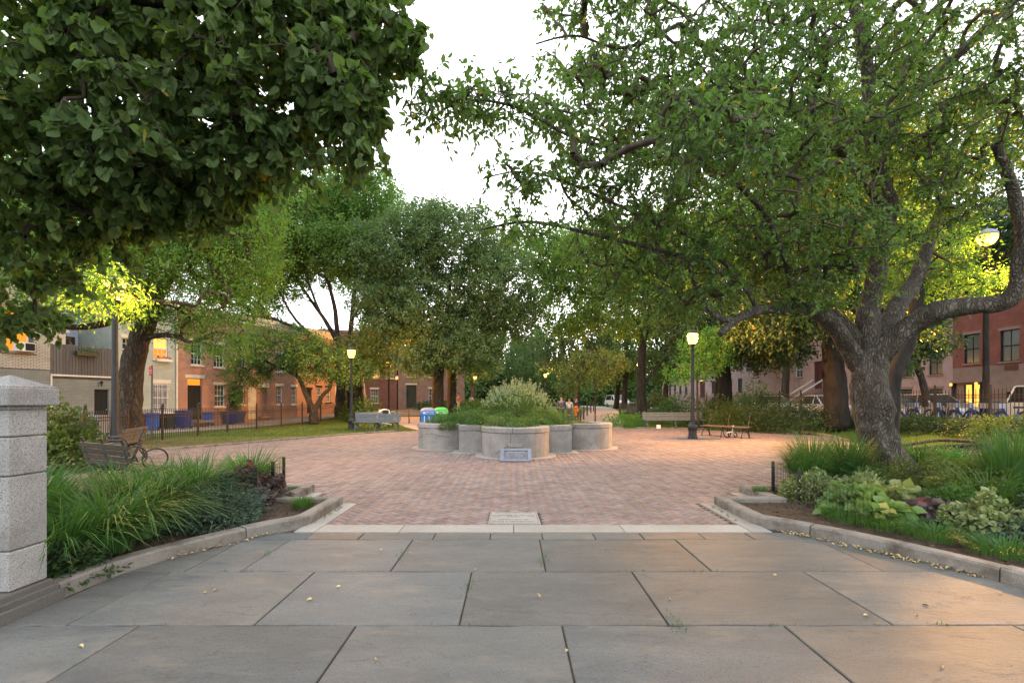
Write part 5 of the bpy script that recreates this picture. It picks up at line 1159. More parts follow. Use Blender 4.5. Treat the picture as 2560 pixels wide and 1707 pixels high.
hb_ = [B_(2400, 100, 8.5, 330, 260, 2.6, 300), B_(2080, 200, 8.2, 330, 270, 2.6, 330), B_(1760, 180, 7.2, 290, 230, 2.2, 300), B_(1530, 290, 6.6, 170, 90, 1.3, 60), B_(1510, 70, 6.8, 160, 90, 1.2, 62), B_(1240, 255, 5.5, 110, 28, .3, 18), B_(1120, 255, 5.2, 100, 26, .25, 17), B_(1360, 300, 5.9, 90, 30, .4, 14),
       B_(1300, 440, 5.8, 100, 30, .3, 15), B_(1480, 440, 6.3, 110, 45, .8, 28), B_(1820, 480, 7.6, 320, 200, 2.0, 280), B_(2160, 470, 8.8, 250, 170, 2.3, 210), B_(1590, 590, 7.4, 180, 100, 1.4, 85), B_(1310, 565, 6.3, 100, 18, .25, 9),
       B_(1680, 720, 7.8, 180, 75, 1.4, 90), B_(1980, 640, 8.2, 220, 80, 1.8, 130), B_(2420, 360, 8.6, 150, 120, 1.6, 90), B_(2050, 730, 7.6, 120, 40, .8, 28), B_(1780, 330, 5.2, 170, 140, .6, 50), B_(2330, 660, 9.6, 60, 60, 1.0, 18)]
tree('crabapple_tree', 'big gnarled burly tree with spreading limbs rising from the right hand bed', (*W(2240, 1215, D0)[:2], .05), hl, hb_, M['leaf_hero'], M['bark'], (.082, .042), 'leaf', T=4, Lp=9, tl=.36, droop=.45, seed=3, trunkfn=herotrunk, sides=18)
# linden overhanging from the left
ll = [([(-8.2, 2.2, 0), (-8.1, 2.4, 2), (-7.9, 2.8, 4)], .32, .25), ([(-7.9, 2.8, 4), (-6.5, 3.6, 5), (-4.8, 4.3, 5.4), (-3, 4.8, 5.5), (-1.6, 5, 5.4)], .16, .02), ([(-8, 2.7, 3.4), (-6.8, 4, 3.9), (-5.6, 5.2, 3.9), (-4.5, 5.8, 3.7)], .1, .02), ([(-7.9, 2.8, 3.2), (-7.2, 4.5, 3.3), (-6.7, 6, 3.0)], .08, .02)]
lb_ = [B_(500, -60, 5, 520, 190, 1.3, 224), B_(130, 180, 5.2, 330, 230, 1.3, 176), B_(120, 410, 5.6, 250, 150, 1.2, 129), B_(30, 590, 6, 150, 80, .9, 61), B_(430, 300, 5.2, 280, 190, 1.1, 156), B_(700, 130, 5, 240, 190, .9, 129), B_(830, 220, 4.8, 110, 120, .5, 37), B_(900, 70, 5, 130, 70, .5, 27), B_(1000, 100, 5, 42, 22, .15, 5),
       B_(880, 330, 4.9, 55, 45, .3, 12), B_(20, 770, 6.4, 110, 60, .7, 26), B_(360, 500, 5.9, 190, 75, .8, 70), B_(650, 350, 5.1, 130, 50, .5, 36), B_(250, 590, 6.2, 60, 30, .4, 8), B_(470, 520, 5.8, 50, 30, .4, 7), B_(590, 450, 5.5, 50, 28, .35, 7), B_(760, 395, 5, 40, 24, .25, 5), B_(130, 720, 6.4, 60, 26, .4, 8), B_(1010, 130, 4.9, 34, 22, .2, 4), B_(940, 190, 4.8, 30, 24, .2, 4)]
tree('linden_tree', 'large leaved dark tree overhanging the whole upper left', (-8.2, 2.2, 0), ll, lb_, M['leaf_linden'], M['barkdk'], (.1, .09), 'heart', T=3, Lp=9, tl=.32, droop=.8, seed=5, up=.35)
# locust, leaning trunk
y_ = 17.6
kl_ = [([W(325, 1095, y_), W(322, 1010, y_), W(330, 930, y_), W(345, 860, y_), W(370, 800, y_), W(388, 765, y_)], .46, .28), ([W(368, 800, y_), W(324, 790, 17), W(258, 809, 16.2), W(201, 818, 15.6), W(150, 810, 15), W(60, 750, 14.5)], .17, .06),
       ([W(345, 850, y_), W(400, 838, 17.3), W(445, 842, 17), W(480, 855, 16.7), W(540, 830, 16.5)], .12, .05), ([W(388, 765, y_), W(420, 690, 18), W(480, 600, 18), W(560, 520, 18), W(620, 450, 18)], .2, .06), ([W(388, 765, y_), W(380, 660, 17), W(330, 560, 16.5), W(300, 460, 16)], .15, .05)]
kb_ = [B_(450, 640, 17, 190, 140, 3.5, 300), B_(280, 600, 16, 230, 110, 3, 220), B_(590, 590, 17, 105, 140, 2.5, 210), B_(620, 500, 18, 80, 90, 2, 90), B_(575, 760, 16.5, 70, 85, 1.6, 70), B_(180, 715, 15, 180, 55, 2, 80), B_(630, 440, 18, 110, 55, 2, 60), B_(430, 800, 17.5, 110, 40, 1.5, 50), B_(60, 640, 15, 150, 80, 2.5, 80), B_(480, 480, 17, 150, 90, 3, 90), B_(560, 860, 16.5, 60, 35, 1, 20), B_(260, 745, 11.5, 100, 28, .9, 26), B_(272, 716, 10.1, 42, 26, .35, 12)]
tree('locust_tree', 'leaning thick trunked locust tree with feathery leaves beside the left fence', (*W(325, 1095, y_)[:2], 0), kl_, kb_, M['leaf_locust'], M['bark2'], (.11, .05), 'kite', T=6, Lp=11, tl=.8, droop=.5, seed=8, tw=False, sides=22)
# small forked tree
y_ = 30.5
fk = [([W(785, 1058, y_), W(785, 1030, y_), W(783, 1010, y_)], .3, .26), ([W(780, 1020, y_), W(765, 985, y_), W(750, 950, y_), W(735, 935, y_), W(700, 920, y_), W(660, 900, 29.5)], .2, .05), ([W(790, 1020, y_), W(805, 990, y_), W(825, 970, y_), W(830, 945, y_), W(850, 900, y_)], .17, .05)]
tree('small_forked_tree', 'low spreading tree with a forked trunk on the left lawn', (*W(785, 1058, y_)[:2], .03), fk, [B_(700, 870, 30, 120, 55, 3.2, 190), B_(620, 930, 30, 50, 40, 1.5, 50), B_(800, 900, 30.5, 90, 50, 2.5, 120), B_(590, 985, 29.5, 18, 22, .6, 8), B_(880, 930, 31, 50, 35, 2, 40)],
     M['leaf_shrub'], M['bark3'], (.13, .07), 'kite', T=6, Lp=12, tl=.75, droop=.4, seed=11, tw=False)
# tall vase shaped tree
y_ = 37
vz = [([W(800, 858, 36.5), W(740, 800, 35.5), W(700, 730, 35), W(680, 660, 35)], .13, .05), ([W(847, 860, 37), W(800, 780, 36), W(770, 700, 36), W(750, 620, 36)], .14, .05), ([W(880, 800, 37), W(910, 740, 37), W(930, 660, 37)], .12, .05), ([W(690, 800, 35), W(640, 770, 34.5), W(600, 720, 34)], .1, .04), ([W(905, 835, 38), W(960, 800, 38), W(1000, 760, 38)], .1, .04), ([W(862, 1040, y_), W(860, 990, y_), W(862, 900, y_)], .8, .5), ([W(862, 910, y_), W(815, 870, y_), W(760, 830, 36), W(690, 800, 35), W(640, 790, 34)], .24, .07), ([W(862, 920, y_), W(845, 850, y_), W(835, 760, y_), W(800, 640, y_)], .28, .1), ([W(864, 900, y_), W(875, 840, y_), W(885, 740, y_), W(900, 620, y_)], .28, .1), ([W(864, 910, y_), W(900, 840, 38), W(930, 770, 38), W(960, 700, 38)], .2, .08), ([W(860, 900, y_), W(825, 820, 38), W(770, 740, 39), W(720, 660, 39)], .2, .08)]
tree('vase_shaped_tree', 'tall spreading tree with fanned branches above the orange houses', (*W(862, 1040, y_)[:2], .2), vz, [B_(760, 560, 37, 150, 105, 5, 400), B_(900, 500, 39, 110, 75, 5, 280), B_(660, 650, 36, 110, 100, 4.5, 260), B_(870, 640, 37, 160, 60, 5, 190), B_(650, 520, 38, 60, 60, 3, 60), B_(640, 760, 35, 60, 40, 3, 20)],
     M['leaf_zel'], M['bark3'], (.23, .12), 'kite', T=6, Lp=13, tl=1.25, droop=.2, seed=13, tw=False)
tree('mossy_tree', 'dark thick trunked tree close behind the lamp by the lawn bench', (*W(890, 1040, 34)[:2], .1), [([W(890, 1045, 34), W(888, 980, 34), W(885, 920, 34), W(880, 860, 34)], .65, .4)], [B_(900, 880, 34, 70, 40, 3, 60), B_(930, 900, 34, 50, 45, 2, 40)], M['leaf_olive'], M['barkdk'], (.17, .1), 'kite', T=6, Lp=12, tl=1., seed=14, tw=False)
# grey green tree in the centre
y_ = 36
ee = [([W(1094, 1040, y_), W(1095, 960, y_), W(1098, 880, y_)], .5, .38), ([W(1098, 890, y_), W(1130, 850, y_), W(1190, 800, y_), W(1240, 750, y_), W(1265, 700, y_)], .22, .08), ([W(1098, 890, y_), W(1060, 800, y_), W(1010, 720, y_)], .22, .08), ([W(1098, 880, y_), W(1120, 760, y_), W(1130, 650, y_)], .22, .08)]
tree('pear_tree', 'dense grey green tree filling the middle behind the bins', (*W(1094, 1040, y_)[:2], .2), ee, [B_(1000, 640, 36, 120, 110, 4.5, 260), B_(1140, 610, 36, 130, 90, 4.5, 260), B_(1240, 720, 36, 95, 110, 4, 200), B_(1080, 790, 36, 150, 110, 4.5, 300), B_(950, 790, 35, 75, 95, 3, 110), B_(1150, 880, 35, 110, 50, 4, 110), B_(1290, 800, 37, 50, 60, 3, 50), B_(1060, 540, 37, 60, 30, 2, 30), B_(1040, 900, 34, 60, 35, 2, 40)],
     M['leaf_pear'], M['bark3'], (.2, .12), 'kite', T=6, Lp=14, tl=1.05, droop=.3, seed=17, tw=False)
tree('twin_trunk_tree', 'tree with a warm lit straight trunk right of the pear tree trunk', (*W(1128, 1038, 38)[:2], .3), [([W(1128, 1040, 38), W(1130, 960, 38), W(1128, 850, 38)], .42, .32)], [B_(1120, 830, 40, 120, 80, 4, 140)], M['leaf_far'], M['bark2'], (.2, .12), 'kite', T=6, Lp=12, tl=1.1, seed=18, tw=False)
# trees right of centre
y_ = 38
gg = [([W(1605, 1035, y_), W(1603, 960, y_), W(1605, 880, y_), W(1618, 800, y_)], .42, .25), ([W(1606, 960, y_), W(1650, 910, y_), W(1690, 870, y_)], .13, .06), ([W(1610, 830, y_), W(1560, 760, y_), W(1500, 700, y_)], .18, .06)]
tree('tall_upright_tree', 'tall light green tree with a lone upright trunk by the right path', (*W(1605, 1035, y_)[:2], .3), gg, [B_(1500, 660, 38, 170, 90, 5, 300), B_(1660, 640, 38, 140, 110, 5, 250), B_(1420, 760, 38, 110, 80, 4, 130), B_(1600, 780, 38, 150, 60, 4.5, 170), B_(1370, 640, 40, 80, 60, 4, 90), B_(1300, 600, 44, 60, 50, 4, 50)],
     M['leaf_zel'], M['bark3'], (.23, .12), 'kite', T=6, Lp=13, tl=1.15, droop=.3, seed=21, tw=False)
tree('young_tree', 'thin young olive green tree behind the right end of the planter', (*W(1488, 1064, 25)[:2], .02), [([W(1488, 1077, 25), W(1488, 1000, 25), W(1486, 930, 25), W(1484, 880, 25)], .05, .02)], [B_(1485, 915, 25, 85, 48, 1.7, 110), B_(1420, 950, 25.5, 35, 30, .8, 22)], M['leaf_olive'], M['bark3'], (.11, .055), 'kite', T=6, Lp=11, tl=.6, droop=.6, seed=22, tw=False)
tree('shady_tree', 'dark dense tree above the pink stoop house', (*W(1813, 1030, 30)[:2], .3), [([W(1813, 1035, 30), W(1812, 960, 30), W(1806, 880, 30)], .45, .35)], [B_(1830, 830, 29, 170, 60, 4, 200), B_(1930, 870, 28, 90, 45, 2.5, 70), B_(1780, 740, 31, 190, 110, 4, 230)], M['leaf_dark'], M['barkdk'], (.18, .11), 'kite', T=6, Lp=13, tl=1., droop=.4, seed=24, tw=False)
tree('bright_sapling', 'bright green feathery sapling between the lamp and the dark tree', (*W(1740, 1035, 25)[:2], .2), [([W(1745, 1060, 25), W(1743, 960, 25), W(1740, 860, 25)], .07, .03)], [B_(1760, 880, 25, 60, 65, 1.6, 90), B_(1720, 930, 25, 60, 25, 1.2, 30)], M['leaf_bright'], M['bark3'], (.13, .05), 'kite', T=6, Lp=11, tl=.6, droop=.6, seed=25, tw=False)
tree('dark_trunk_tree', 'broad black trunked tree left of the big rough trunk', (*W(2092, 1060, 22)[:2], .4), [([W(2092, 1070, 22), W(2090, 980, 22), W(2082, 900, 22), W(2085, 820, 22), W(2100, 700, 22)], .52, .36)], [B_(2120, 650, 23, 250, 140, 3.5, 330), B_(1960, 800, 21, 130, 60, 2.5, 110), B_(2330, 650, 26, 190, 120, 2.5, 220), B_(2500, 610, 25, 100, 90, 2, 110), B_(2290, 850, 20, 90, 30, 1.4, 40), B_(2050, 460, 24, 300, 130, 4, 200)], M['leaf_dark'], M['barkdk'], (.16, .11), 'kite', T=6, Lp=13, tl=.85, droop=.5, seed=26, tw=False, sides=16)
y_ = 15
tree('lit_locust_tree', 'locust with a yellowish trunk just behind the big rough trunk, yellow lit leaves', (*W(2225, 1110, y_)[:2], .2), [([W(2222, 1110, y_), W(2228, 1000, y_), W(2240, 930, y_), W(2270, 860, y_), W(2290, 780, y_), W(2300, 650, y_)], .27, .15)], [B_(2260, 640, 15.5, 120, 80, 2, 80), B_(2350, 715, 15.5, 100, 30, 1.4, 40), B_(2385, 650, 17.6, 40, 35, .8, 9), B_(2500, 690, 18.2, 40, 16, .6, 8), B_(2230, 330, 16, 220, 230, 3, 240), B_(1950, 420, 16, 300, 220, 3, 260), B_(1700, 620, 17, 150, 120, 2.5, 90)], M['leaf_locust'], M['barkdk'], (.12, .055), 'kite', T=6, Lp=12, tl=.8, droop=.4, seed=27, tw=False, sides=14)
tree('street_tree', 'thin bent street tree before the pink stucco house', (*W(2310, 1010, 26)[:2], .45), [([W(2318, 1020, 26), W(2308, 960, 26), W(2290, 900, 26), W(2300, 850, 26), W(2290, 790, 26)], .2, .1)], [B_(2270, 800, 26, 90, 50, 2, 60), B_(2250, 915, 26, 30, 20, .8, 12)], M['leaf_far'], M['bark3'], (.16, .1), 'kite', T=6, Lp=11, tl=.8, seed=28, tw=False)
# far trees
ft = [(1180, 820, 70, 90, 130, 'tall far tree left of the white tipped bush'), (1330, 850, 85, 110, 120, 'far pale tree just above the white tipped bush'), (1250, 900, 95, 90, 80, 'dark far tree seen low in the middle gap'), (1440, 860, 60, 100, 90, 'far tree above the walking man'),
      (1540, 880, 62, 90, 80, 'far tree left of the lone upright trunk'), (1660, 860, 55, 100, 90, 'far tree behind the lit lamp on the right'), (980, 880, 62, 90, 90, 'far tree behind the second left lamp'), (1790, 790, 55, 150, 140, 'big far tree behind the bright sapling'), (1560, 640, 60, 180, 110, 'tall far tree topping the right skyline'), (930, 700, 60, 90, 90, 'far tree filling behind the vase shaped tree'),
      (1960, 600, 45, 200, 160, 'broad tree behind the dark trunk top'), (2300, 500, 36, 260, 220, 'broad tree behind the street lamp'), (40, 560, 26, 220, 200, 'broad tree far left behind the overhanging leaves'), (330, 500, 30, 220, 160, 'tall tree rising behind the low grey house')]
for i, (px, py, d, rx, ry, lb) in enumerate(ft):
    cx, cy, cz = W(px, py, d); g0 = float(gz(cx, cy)); rxm = rx * d / 1200; rzm = ry * d / 1200; n = int(120 + 2.2 * rxm * rzm)
    tree('background_tree', lb, (cx, cy, g0), [([(cx, cy, g0), (cx + .3, cy, g0 + (cz - g0) * .5), (cx, cy, cz)], .4, .15)], [(cx, cy, cz, rxm, min(rxm, 6), rzm, min(n, 420)), (cx + rxm * .3, cy + 1, cz - rzm * .4, rxm * .8, min(rxm, 5), rzm * .6, min(n // 3, 130))], M[('leaf_far', 'leaf_pear', 'leaf_zel', 'leaf_dark')[i % 4] if i not in (2,) else 'leaf_dark'], M['bark3'], (.3, .18), 'kite', T=5, Lp=12, tl=1.5, seed=40 + i, tw=False, group='trees far beyond the plaza', zmin=1.2)
# far wall of woods closing the view
P = []
for x0, x1, y0, hh, n in ((-45, 45, 112, 17, 85000), (-24, 26, 98, 8, 26000), (-34, -16, 75, 12, 8000)):
    x = rng.uniform(x0, x1, n); hgt = hh * (.75 + .25 * np.sin(x * .35) + .15 * np.sin(x * 1.1 + 1)); P.append(np.stack([x, y0 + rng.normal(size=n) * 2.5, .4 + rng.random(n) ** 1.15 * hgt], 1))
P = np.concatenate(P); V, F, rn = leaves(P, rng.normal(size=P.shape), .75, .5, 'kite', rng)
link('distant_woods', npmesh('distant_woods', V, F, M['leaf_far'], rn), kind='stuff', label='dark mass of distant trees closing the view behind the park', cat='woods')

# ------------------------------------------------------------------ shrubs and bed plants
def mound(name, label, loc, rx, ry, rz_, n, mat, lf=(.07, .035), style='kite', cat='shrub', seed=0, group=None, droop=.1, stems=7, shell=.5):
    rg = np.random.default_rng(seed + 100); t_ = thing(name, label, cat, loc, 0, group)
    d = norm(rg.normal(size=(n, 3))); d[:, 2] = abs(d[:, 2]); d[:, 2] -= .12; rr = (rg.random((n, 1)) * (1 - shell ** 3) + shell ** 3) ** (1 / 3.)
    lump = 1 + .22 * np.sin(d[:, :1] * 5 + seed) * np.cos(d[:, 1:2] * 5 + seed * 2) + .12 * np.sin(d[:, 2:] * 9 + seed)
    P = d * rr * lump * np.array([rx, ry, rz_]); P[:, 2] = np.maximum(P[:, 2], .01)
    V, F, rn = leaves(P, d * .8 + rg.normal(size=P.shape) * .6 + [0, 0, -droop], lf[0], lf[1], style, rg, .7)
    link('foliage', npmesh('foliage', V, F, mat, rn), t_)
    mb = MB()
    for k in range(stems):
        a = k * 2.4; mb.tube([(0, 0, 0), (math.cos(a) * rx * .35, math.sin(a) * ry * .35, rz_ * .5), (math.cos(a) * rx * .7, math.sin(a) * ry * .7, rz_ * .75)], [.012, .009, .004], 4)
    mb.build('stems', M['twig'], t_); return t_
def clump(name, label, loc, n, ln, wd, mat, arch=.6, seed=0, cat='ornamental grass', sp=.1, group=None, lean=(0, 0)):
    rg = np.random.default_rng(seed + 500); t_ = thing(name, label, cat, loc, 0, group); k = 6
    a = rg.uniform(0, 2 * math.pi, n); r0 = rg.random(n) ** .5 * sp; out_ = rg.uniform(.25, 1, n) * arch; L = ln * rg.uniform(.6, 1.15, n)
    dx, dy = np.cos(a) + lean[0], np.sin(a) + lean[1]; base = np.stack([np.cos(a) * r0, np.sin(a) * r0, np.zeros(n)], 1)
    ts = np.linspace(0, 1, k); V = np.zeros((n, k, 2, 3))
    for i, t in enumerate(ts):
        th = out_ * 1.5 * t; # bending angle
        hx_ = L * (out_ * t * t * .85 + .08 * t); z = L * (t - out_ * t * t * t * .62) + .02
        c = base + np.stack([dx * hx_, dy * hx_, np.maximum(z, .0)], 1); w = wd * (1 - t ** 2) ** .7 * .5 + .0006
        s = np.stack([-np.sin(a), np.cos(a), np.zeros(n)], 1)
        V[:, i, 0] = c + s * w[:, None] if hasattr(w, '__len__') else c + s * w; V[:, i, 1] = c - s * w
    F = []; 
    for i in range(k - 1): F.append([i * 2, i * 2 + 1, i * 2 + 3, i * 2 + 2])
    F = (np.array(F)[None] + np.arange(n)[:, None, None] * k * 2).reshape(-1, 4)
    link('blades', npmesh('blades', V.reshape(-1, 3), F, mat, np.repeat(rg.random(n), k * 2)), t_); return t_
# planter planting
wb = mound('white_tipped_bush', 'round bush with white tipped shoots on top in the middle of the planter', (.15, 16.1, .72), 1.3, 1.2, 1.12, 12000, M['leaf_shrub'], (.07, .028), seed=1, cat='bush')
rg = np.random.default_rng(4); mb = MB(); tips = []
n = 420; d = norm(rg.normal(size=(n, 3))); d[:, 2] = abs(d[:, 2]) + .25; d = norm(d); st_ = d * np.array([1.15, 1.05, 1.2]); 
P = st_[:, None] + (d * .6 + rg.normal(size=d.shape) * .25 + [0, 0, .3])[:, None] * rg.uniform(0, .38, (n, 22, 1)); P = P.reshape(-1, 3); P = P[P[:, 2] > .62 + .25 * rg.random(len(P))]
V, F, rn = leaves(P, rg.normal(size=P.shape) * .6 + [0, 0, .7], .055, .022, 'kite', rg); link('pale_shoots', npmesh('pale_shoots', V, F, M['leaf_white'], rn), wb)
k = 0
for (x, y, s, m_, h) in [(-1.5, 15.6, .6, 'grass', .5), (-2.3, 15.7, .5, 'leaf_shrub', .35), (-1.0, 14.9, .5, 'leaf_shrub', .4), (-.2, 14.6, .55, 'leaf_shrub', .42), (.7, 14.8, .6, 'leaf_shrub', .4), (1.5, 15.4, .5, 'leaf_shrub', .4), (-.5, 13.9, .42, 'leaf_pear', .3), (.35, 13.75, .48, 'leaf_shrub', .3), (.1, 13.35, .35, 'leaf_pear', .22), (-2.6, 16.3, .4, 'leaf_pear', .2), (-1.9, 16.6, .6, 'grass', .45), (1.2, 16.6, .6, 'leaf_shrub', .4), (-1.1, 16.9, .6, 'grass', .5), (2.2, 15.8, .35, 'leaf_olive', .14), (-2.0, 15.1, .3, 'leaf_olive', .15)]:
    k += 1; mound('bedding_plant', 'low leafy green plants crowding the planter around the bush', (x, y, .7), s, s, h * 1.45, int(3000 * s), M[m_], (.085, .024), seed=k, cat='plant', group='leafy plants around the bush in the planter')
for i, (x, y) in enumerate([(2.45, 15.65), (2.1, 15.5), (2.75, 15.8), (-.95, 14.55), (.9, 14.5), (1.8, 15.1)]):
    f_ = thing('yellow_flower', 'small yellow flower standing above the planter leaves', 'flower', (x, y, .72), i, 'yellow flowers in the planter'); h = .2 + .1 * (i % 3)
    MB().tube([(0, 0, 0), (.01, 0, h)], .005, 4).build('stem', M['leaf_shrub'], f_)
    for q in range(8): a = q * math.pi / 4; MB().add([(0, 0, h), (.035 * math.cos(a - .3), .035 * math.sin(a - .3), h + .015), (.05 * math.cos(a), .05 * math.sin(a), h + .01), (.035 * math.cos(a + .3), .035 * math.sin(a + .3), h + .015)], [(0, 1, 2, 3)]).build('petal', M['yellow'], f_)
for i, (x, y) in enumerate([(-2.75, 15.6), (2.6, 15.45), (2.85, 15.7)]):
    mb = MB()
    for q in range(5): mb.tube([(q * .1 + .14 * math.cos(a) - .2, 0, .16 * math.sin(a)) for a in np.linspace(0, math.pi, 9)], .006, 4)
    mb.build('wire_hoops', M['iron_rust'], None, loc=(x, y, .72), rz=i * .4, label='row of low rusty wire hoops edging the planter soil', cat='edging', group='rusty wire hoops edging the planter')
clump('spiky_plant', 'tall spiky leaved plant at the right side of the planter', (1.55, 14.95, .72), 40, .6, .02, M['leaf_shrub'], .35, 3, 'plant')
# left bed
lbp = [('ornamental_grass', 'deep green strap leaved clump spilling nearest the left kerb', 'c', -4.15, 4.75, 420, .85, 'grass', .95), ('ornamental_grass', 'pale arching grass mound in the middle front of the left bed', 'c', -4.25, 5.3, 420, .85, 'grass_pale', .95), ('ornamental_grass', 'pale arching grass just left of the blue green plants', 'c', -4.45, 5.65, 380, .8, 'grass_pale', .9),
       ('ornamental_grass', 'bright green grass clump beside the stone pillar', 'c', -5.0, 4.9, 420, .95, 'grass', .6), ('ornamental_grass', 'bright green grass behind the pale mound', 'c', -4.7, 5.7, 450, .9, 'grass', .7), ('ornamental_grass', 'tall bright grass in the middle of the left bed', 'c', -4.35, 6.4, 450, .95, 'grass', .75),
       ('ornamental_grass', 'green grass before the ring arm bench', 'c', -5.6, 6.6, 420, .8, 'grass', .8), ('ornamental_grass', 'green grass rising at the wire fence corner of the left bed', 'c', -4.2, 7.4, 380, .9, 'grass', .7), ('ornamental_grass', 'bright green grass at the back of the left bed', 'c', -5.2, 7.4, 350, .75, 'grass', .8), ('ornamental_grass', 'grass clump at the left back of the bed', 'c', -6.3, 6.1, 350, .8, 'grass', .8),
       ('leafy_plant', 'low green leaves along the top of the left bed', 'm', -4.7, 7.0, 2400, .5, 'leaf_bright', .5), ('leafy_plant', 'green leafy mound behind the grasses', 'm', -5.6, 5.7, 2200, .5, 'leaf_bright', .6), ('bluegreen_plant', 'blue green feathery plant left of the purple leaves', 'm', -3.95, 6.2, 4200, .6, 'bluegreen', .42), ('bluegreen_plant', 'low blue green feathery plant at the kerb of the left bed', 'm', -3.75, 5.75, 3200, .48, 'bluegreen', .36),
       ('purple_plant', 'silvery purple leaved plant by the wire fence corner', 'h', -4.0, 6.8, 620, .58, 'purple', .3), ('purple_plant', 'dark red leaved plant at the wire fence corner', 'h', -3.95, 7.25, 320, .42, 'purple', .26), ('dark_groundcover', 'dark small leaved plant at the foot of the stone pillar', 'm', -4.25, 4.15, 2600, .32, 'leaf_dark', .4), ('leafy_plant', 'fresh green low plant tucked behind the pillar', 'm', -4.6, 4.1, 900, .3, 'leaf_bright', .3)]
lbp += [('ornamental_grass', 'green grass leaning over the left kerb near the pillar', 'c', -4.25, 4.35, 420, .75, 'grass', 1.0), ('ornamental_grass', 'green grass between the pale mound and the blue green plants', 'c', -4.35, 5.9, 420, .95, 'grass', .8), ('ornamental_grass', 'green grass tall behind the pale fringed clump', 'c', -5.4, 5.2, 450, 1.0, 'grass', .7),
        ('leafy_plant', 'yellow green leaves spilling before the bench', 'm', -4.4, 7.55, 2400, .6, 'leaf_bright', .4), ('leafy_plant', 'dark green leaves filling the back left of the bed', 'm', -6.0, 4.9, 3000, .6, 'leaf_shrub', .7), ('ornamental_grass', 'grass filling the bed between pillar and bench', 'c', -5.9, 5.4, 450, .95, 'grass', .7), ('leafy_plant', 'green leaves under the tall bright grass', 'm', -4.5, 6.1, 2600, .45, 'leaf_shrub', .6), ('leafy_plant', 'dense leaves under the bright grass behind the pale mound', 'm', -4.9, 5.3, 2600, .5, 'leaf_shrub', .6)]
for i, (nm, lb, tp, x, y, n, h, m_, a) in enumerate(lbp):
    x += .16; n = int(n * 1.25)
    if tp == 'c': clump(nm, lb, (x, y, .085), int(n * .8), h, .015, M[m_], a * (1.3 if 'pale' in m_ else 1.2), i, lean=(.12, -.1), sp=.2)
    elif tp == 'm': mound(nm, lb, (x, y, .085), a + .15, a + .1, h, n, M[m_], (.06, .028) if m_ != 'bluegreen' else (.06, .018), seed=i + 30, cat='plant')
    else: mound(nm, lb, (x, y, .085), .36, .32, h, n, M[m_], (.085, .085), 'heart', seed=i + 30, cat='plant', shell=.75)
clump('grass_tuft', 'bright green grass tuft on the bare soil by the left kerb corner', (-2.95, 6.75, .085), 350, .16, .006, M['grass'], .8, 60, sp=.16); clump('grass_tuft', 'small bright grass tuft behind the second right kerb corner', (3.98, 7.7, .085), 260, .14, .006, M['grass'], .8, 61, sp=.1)
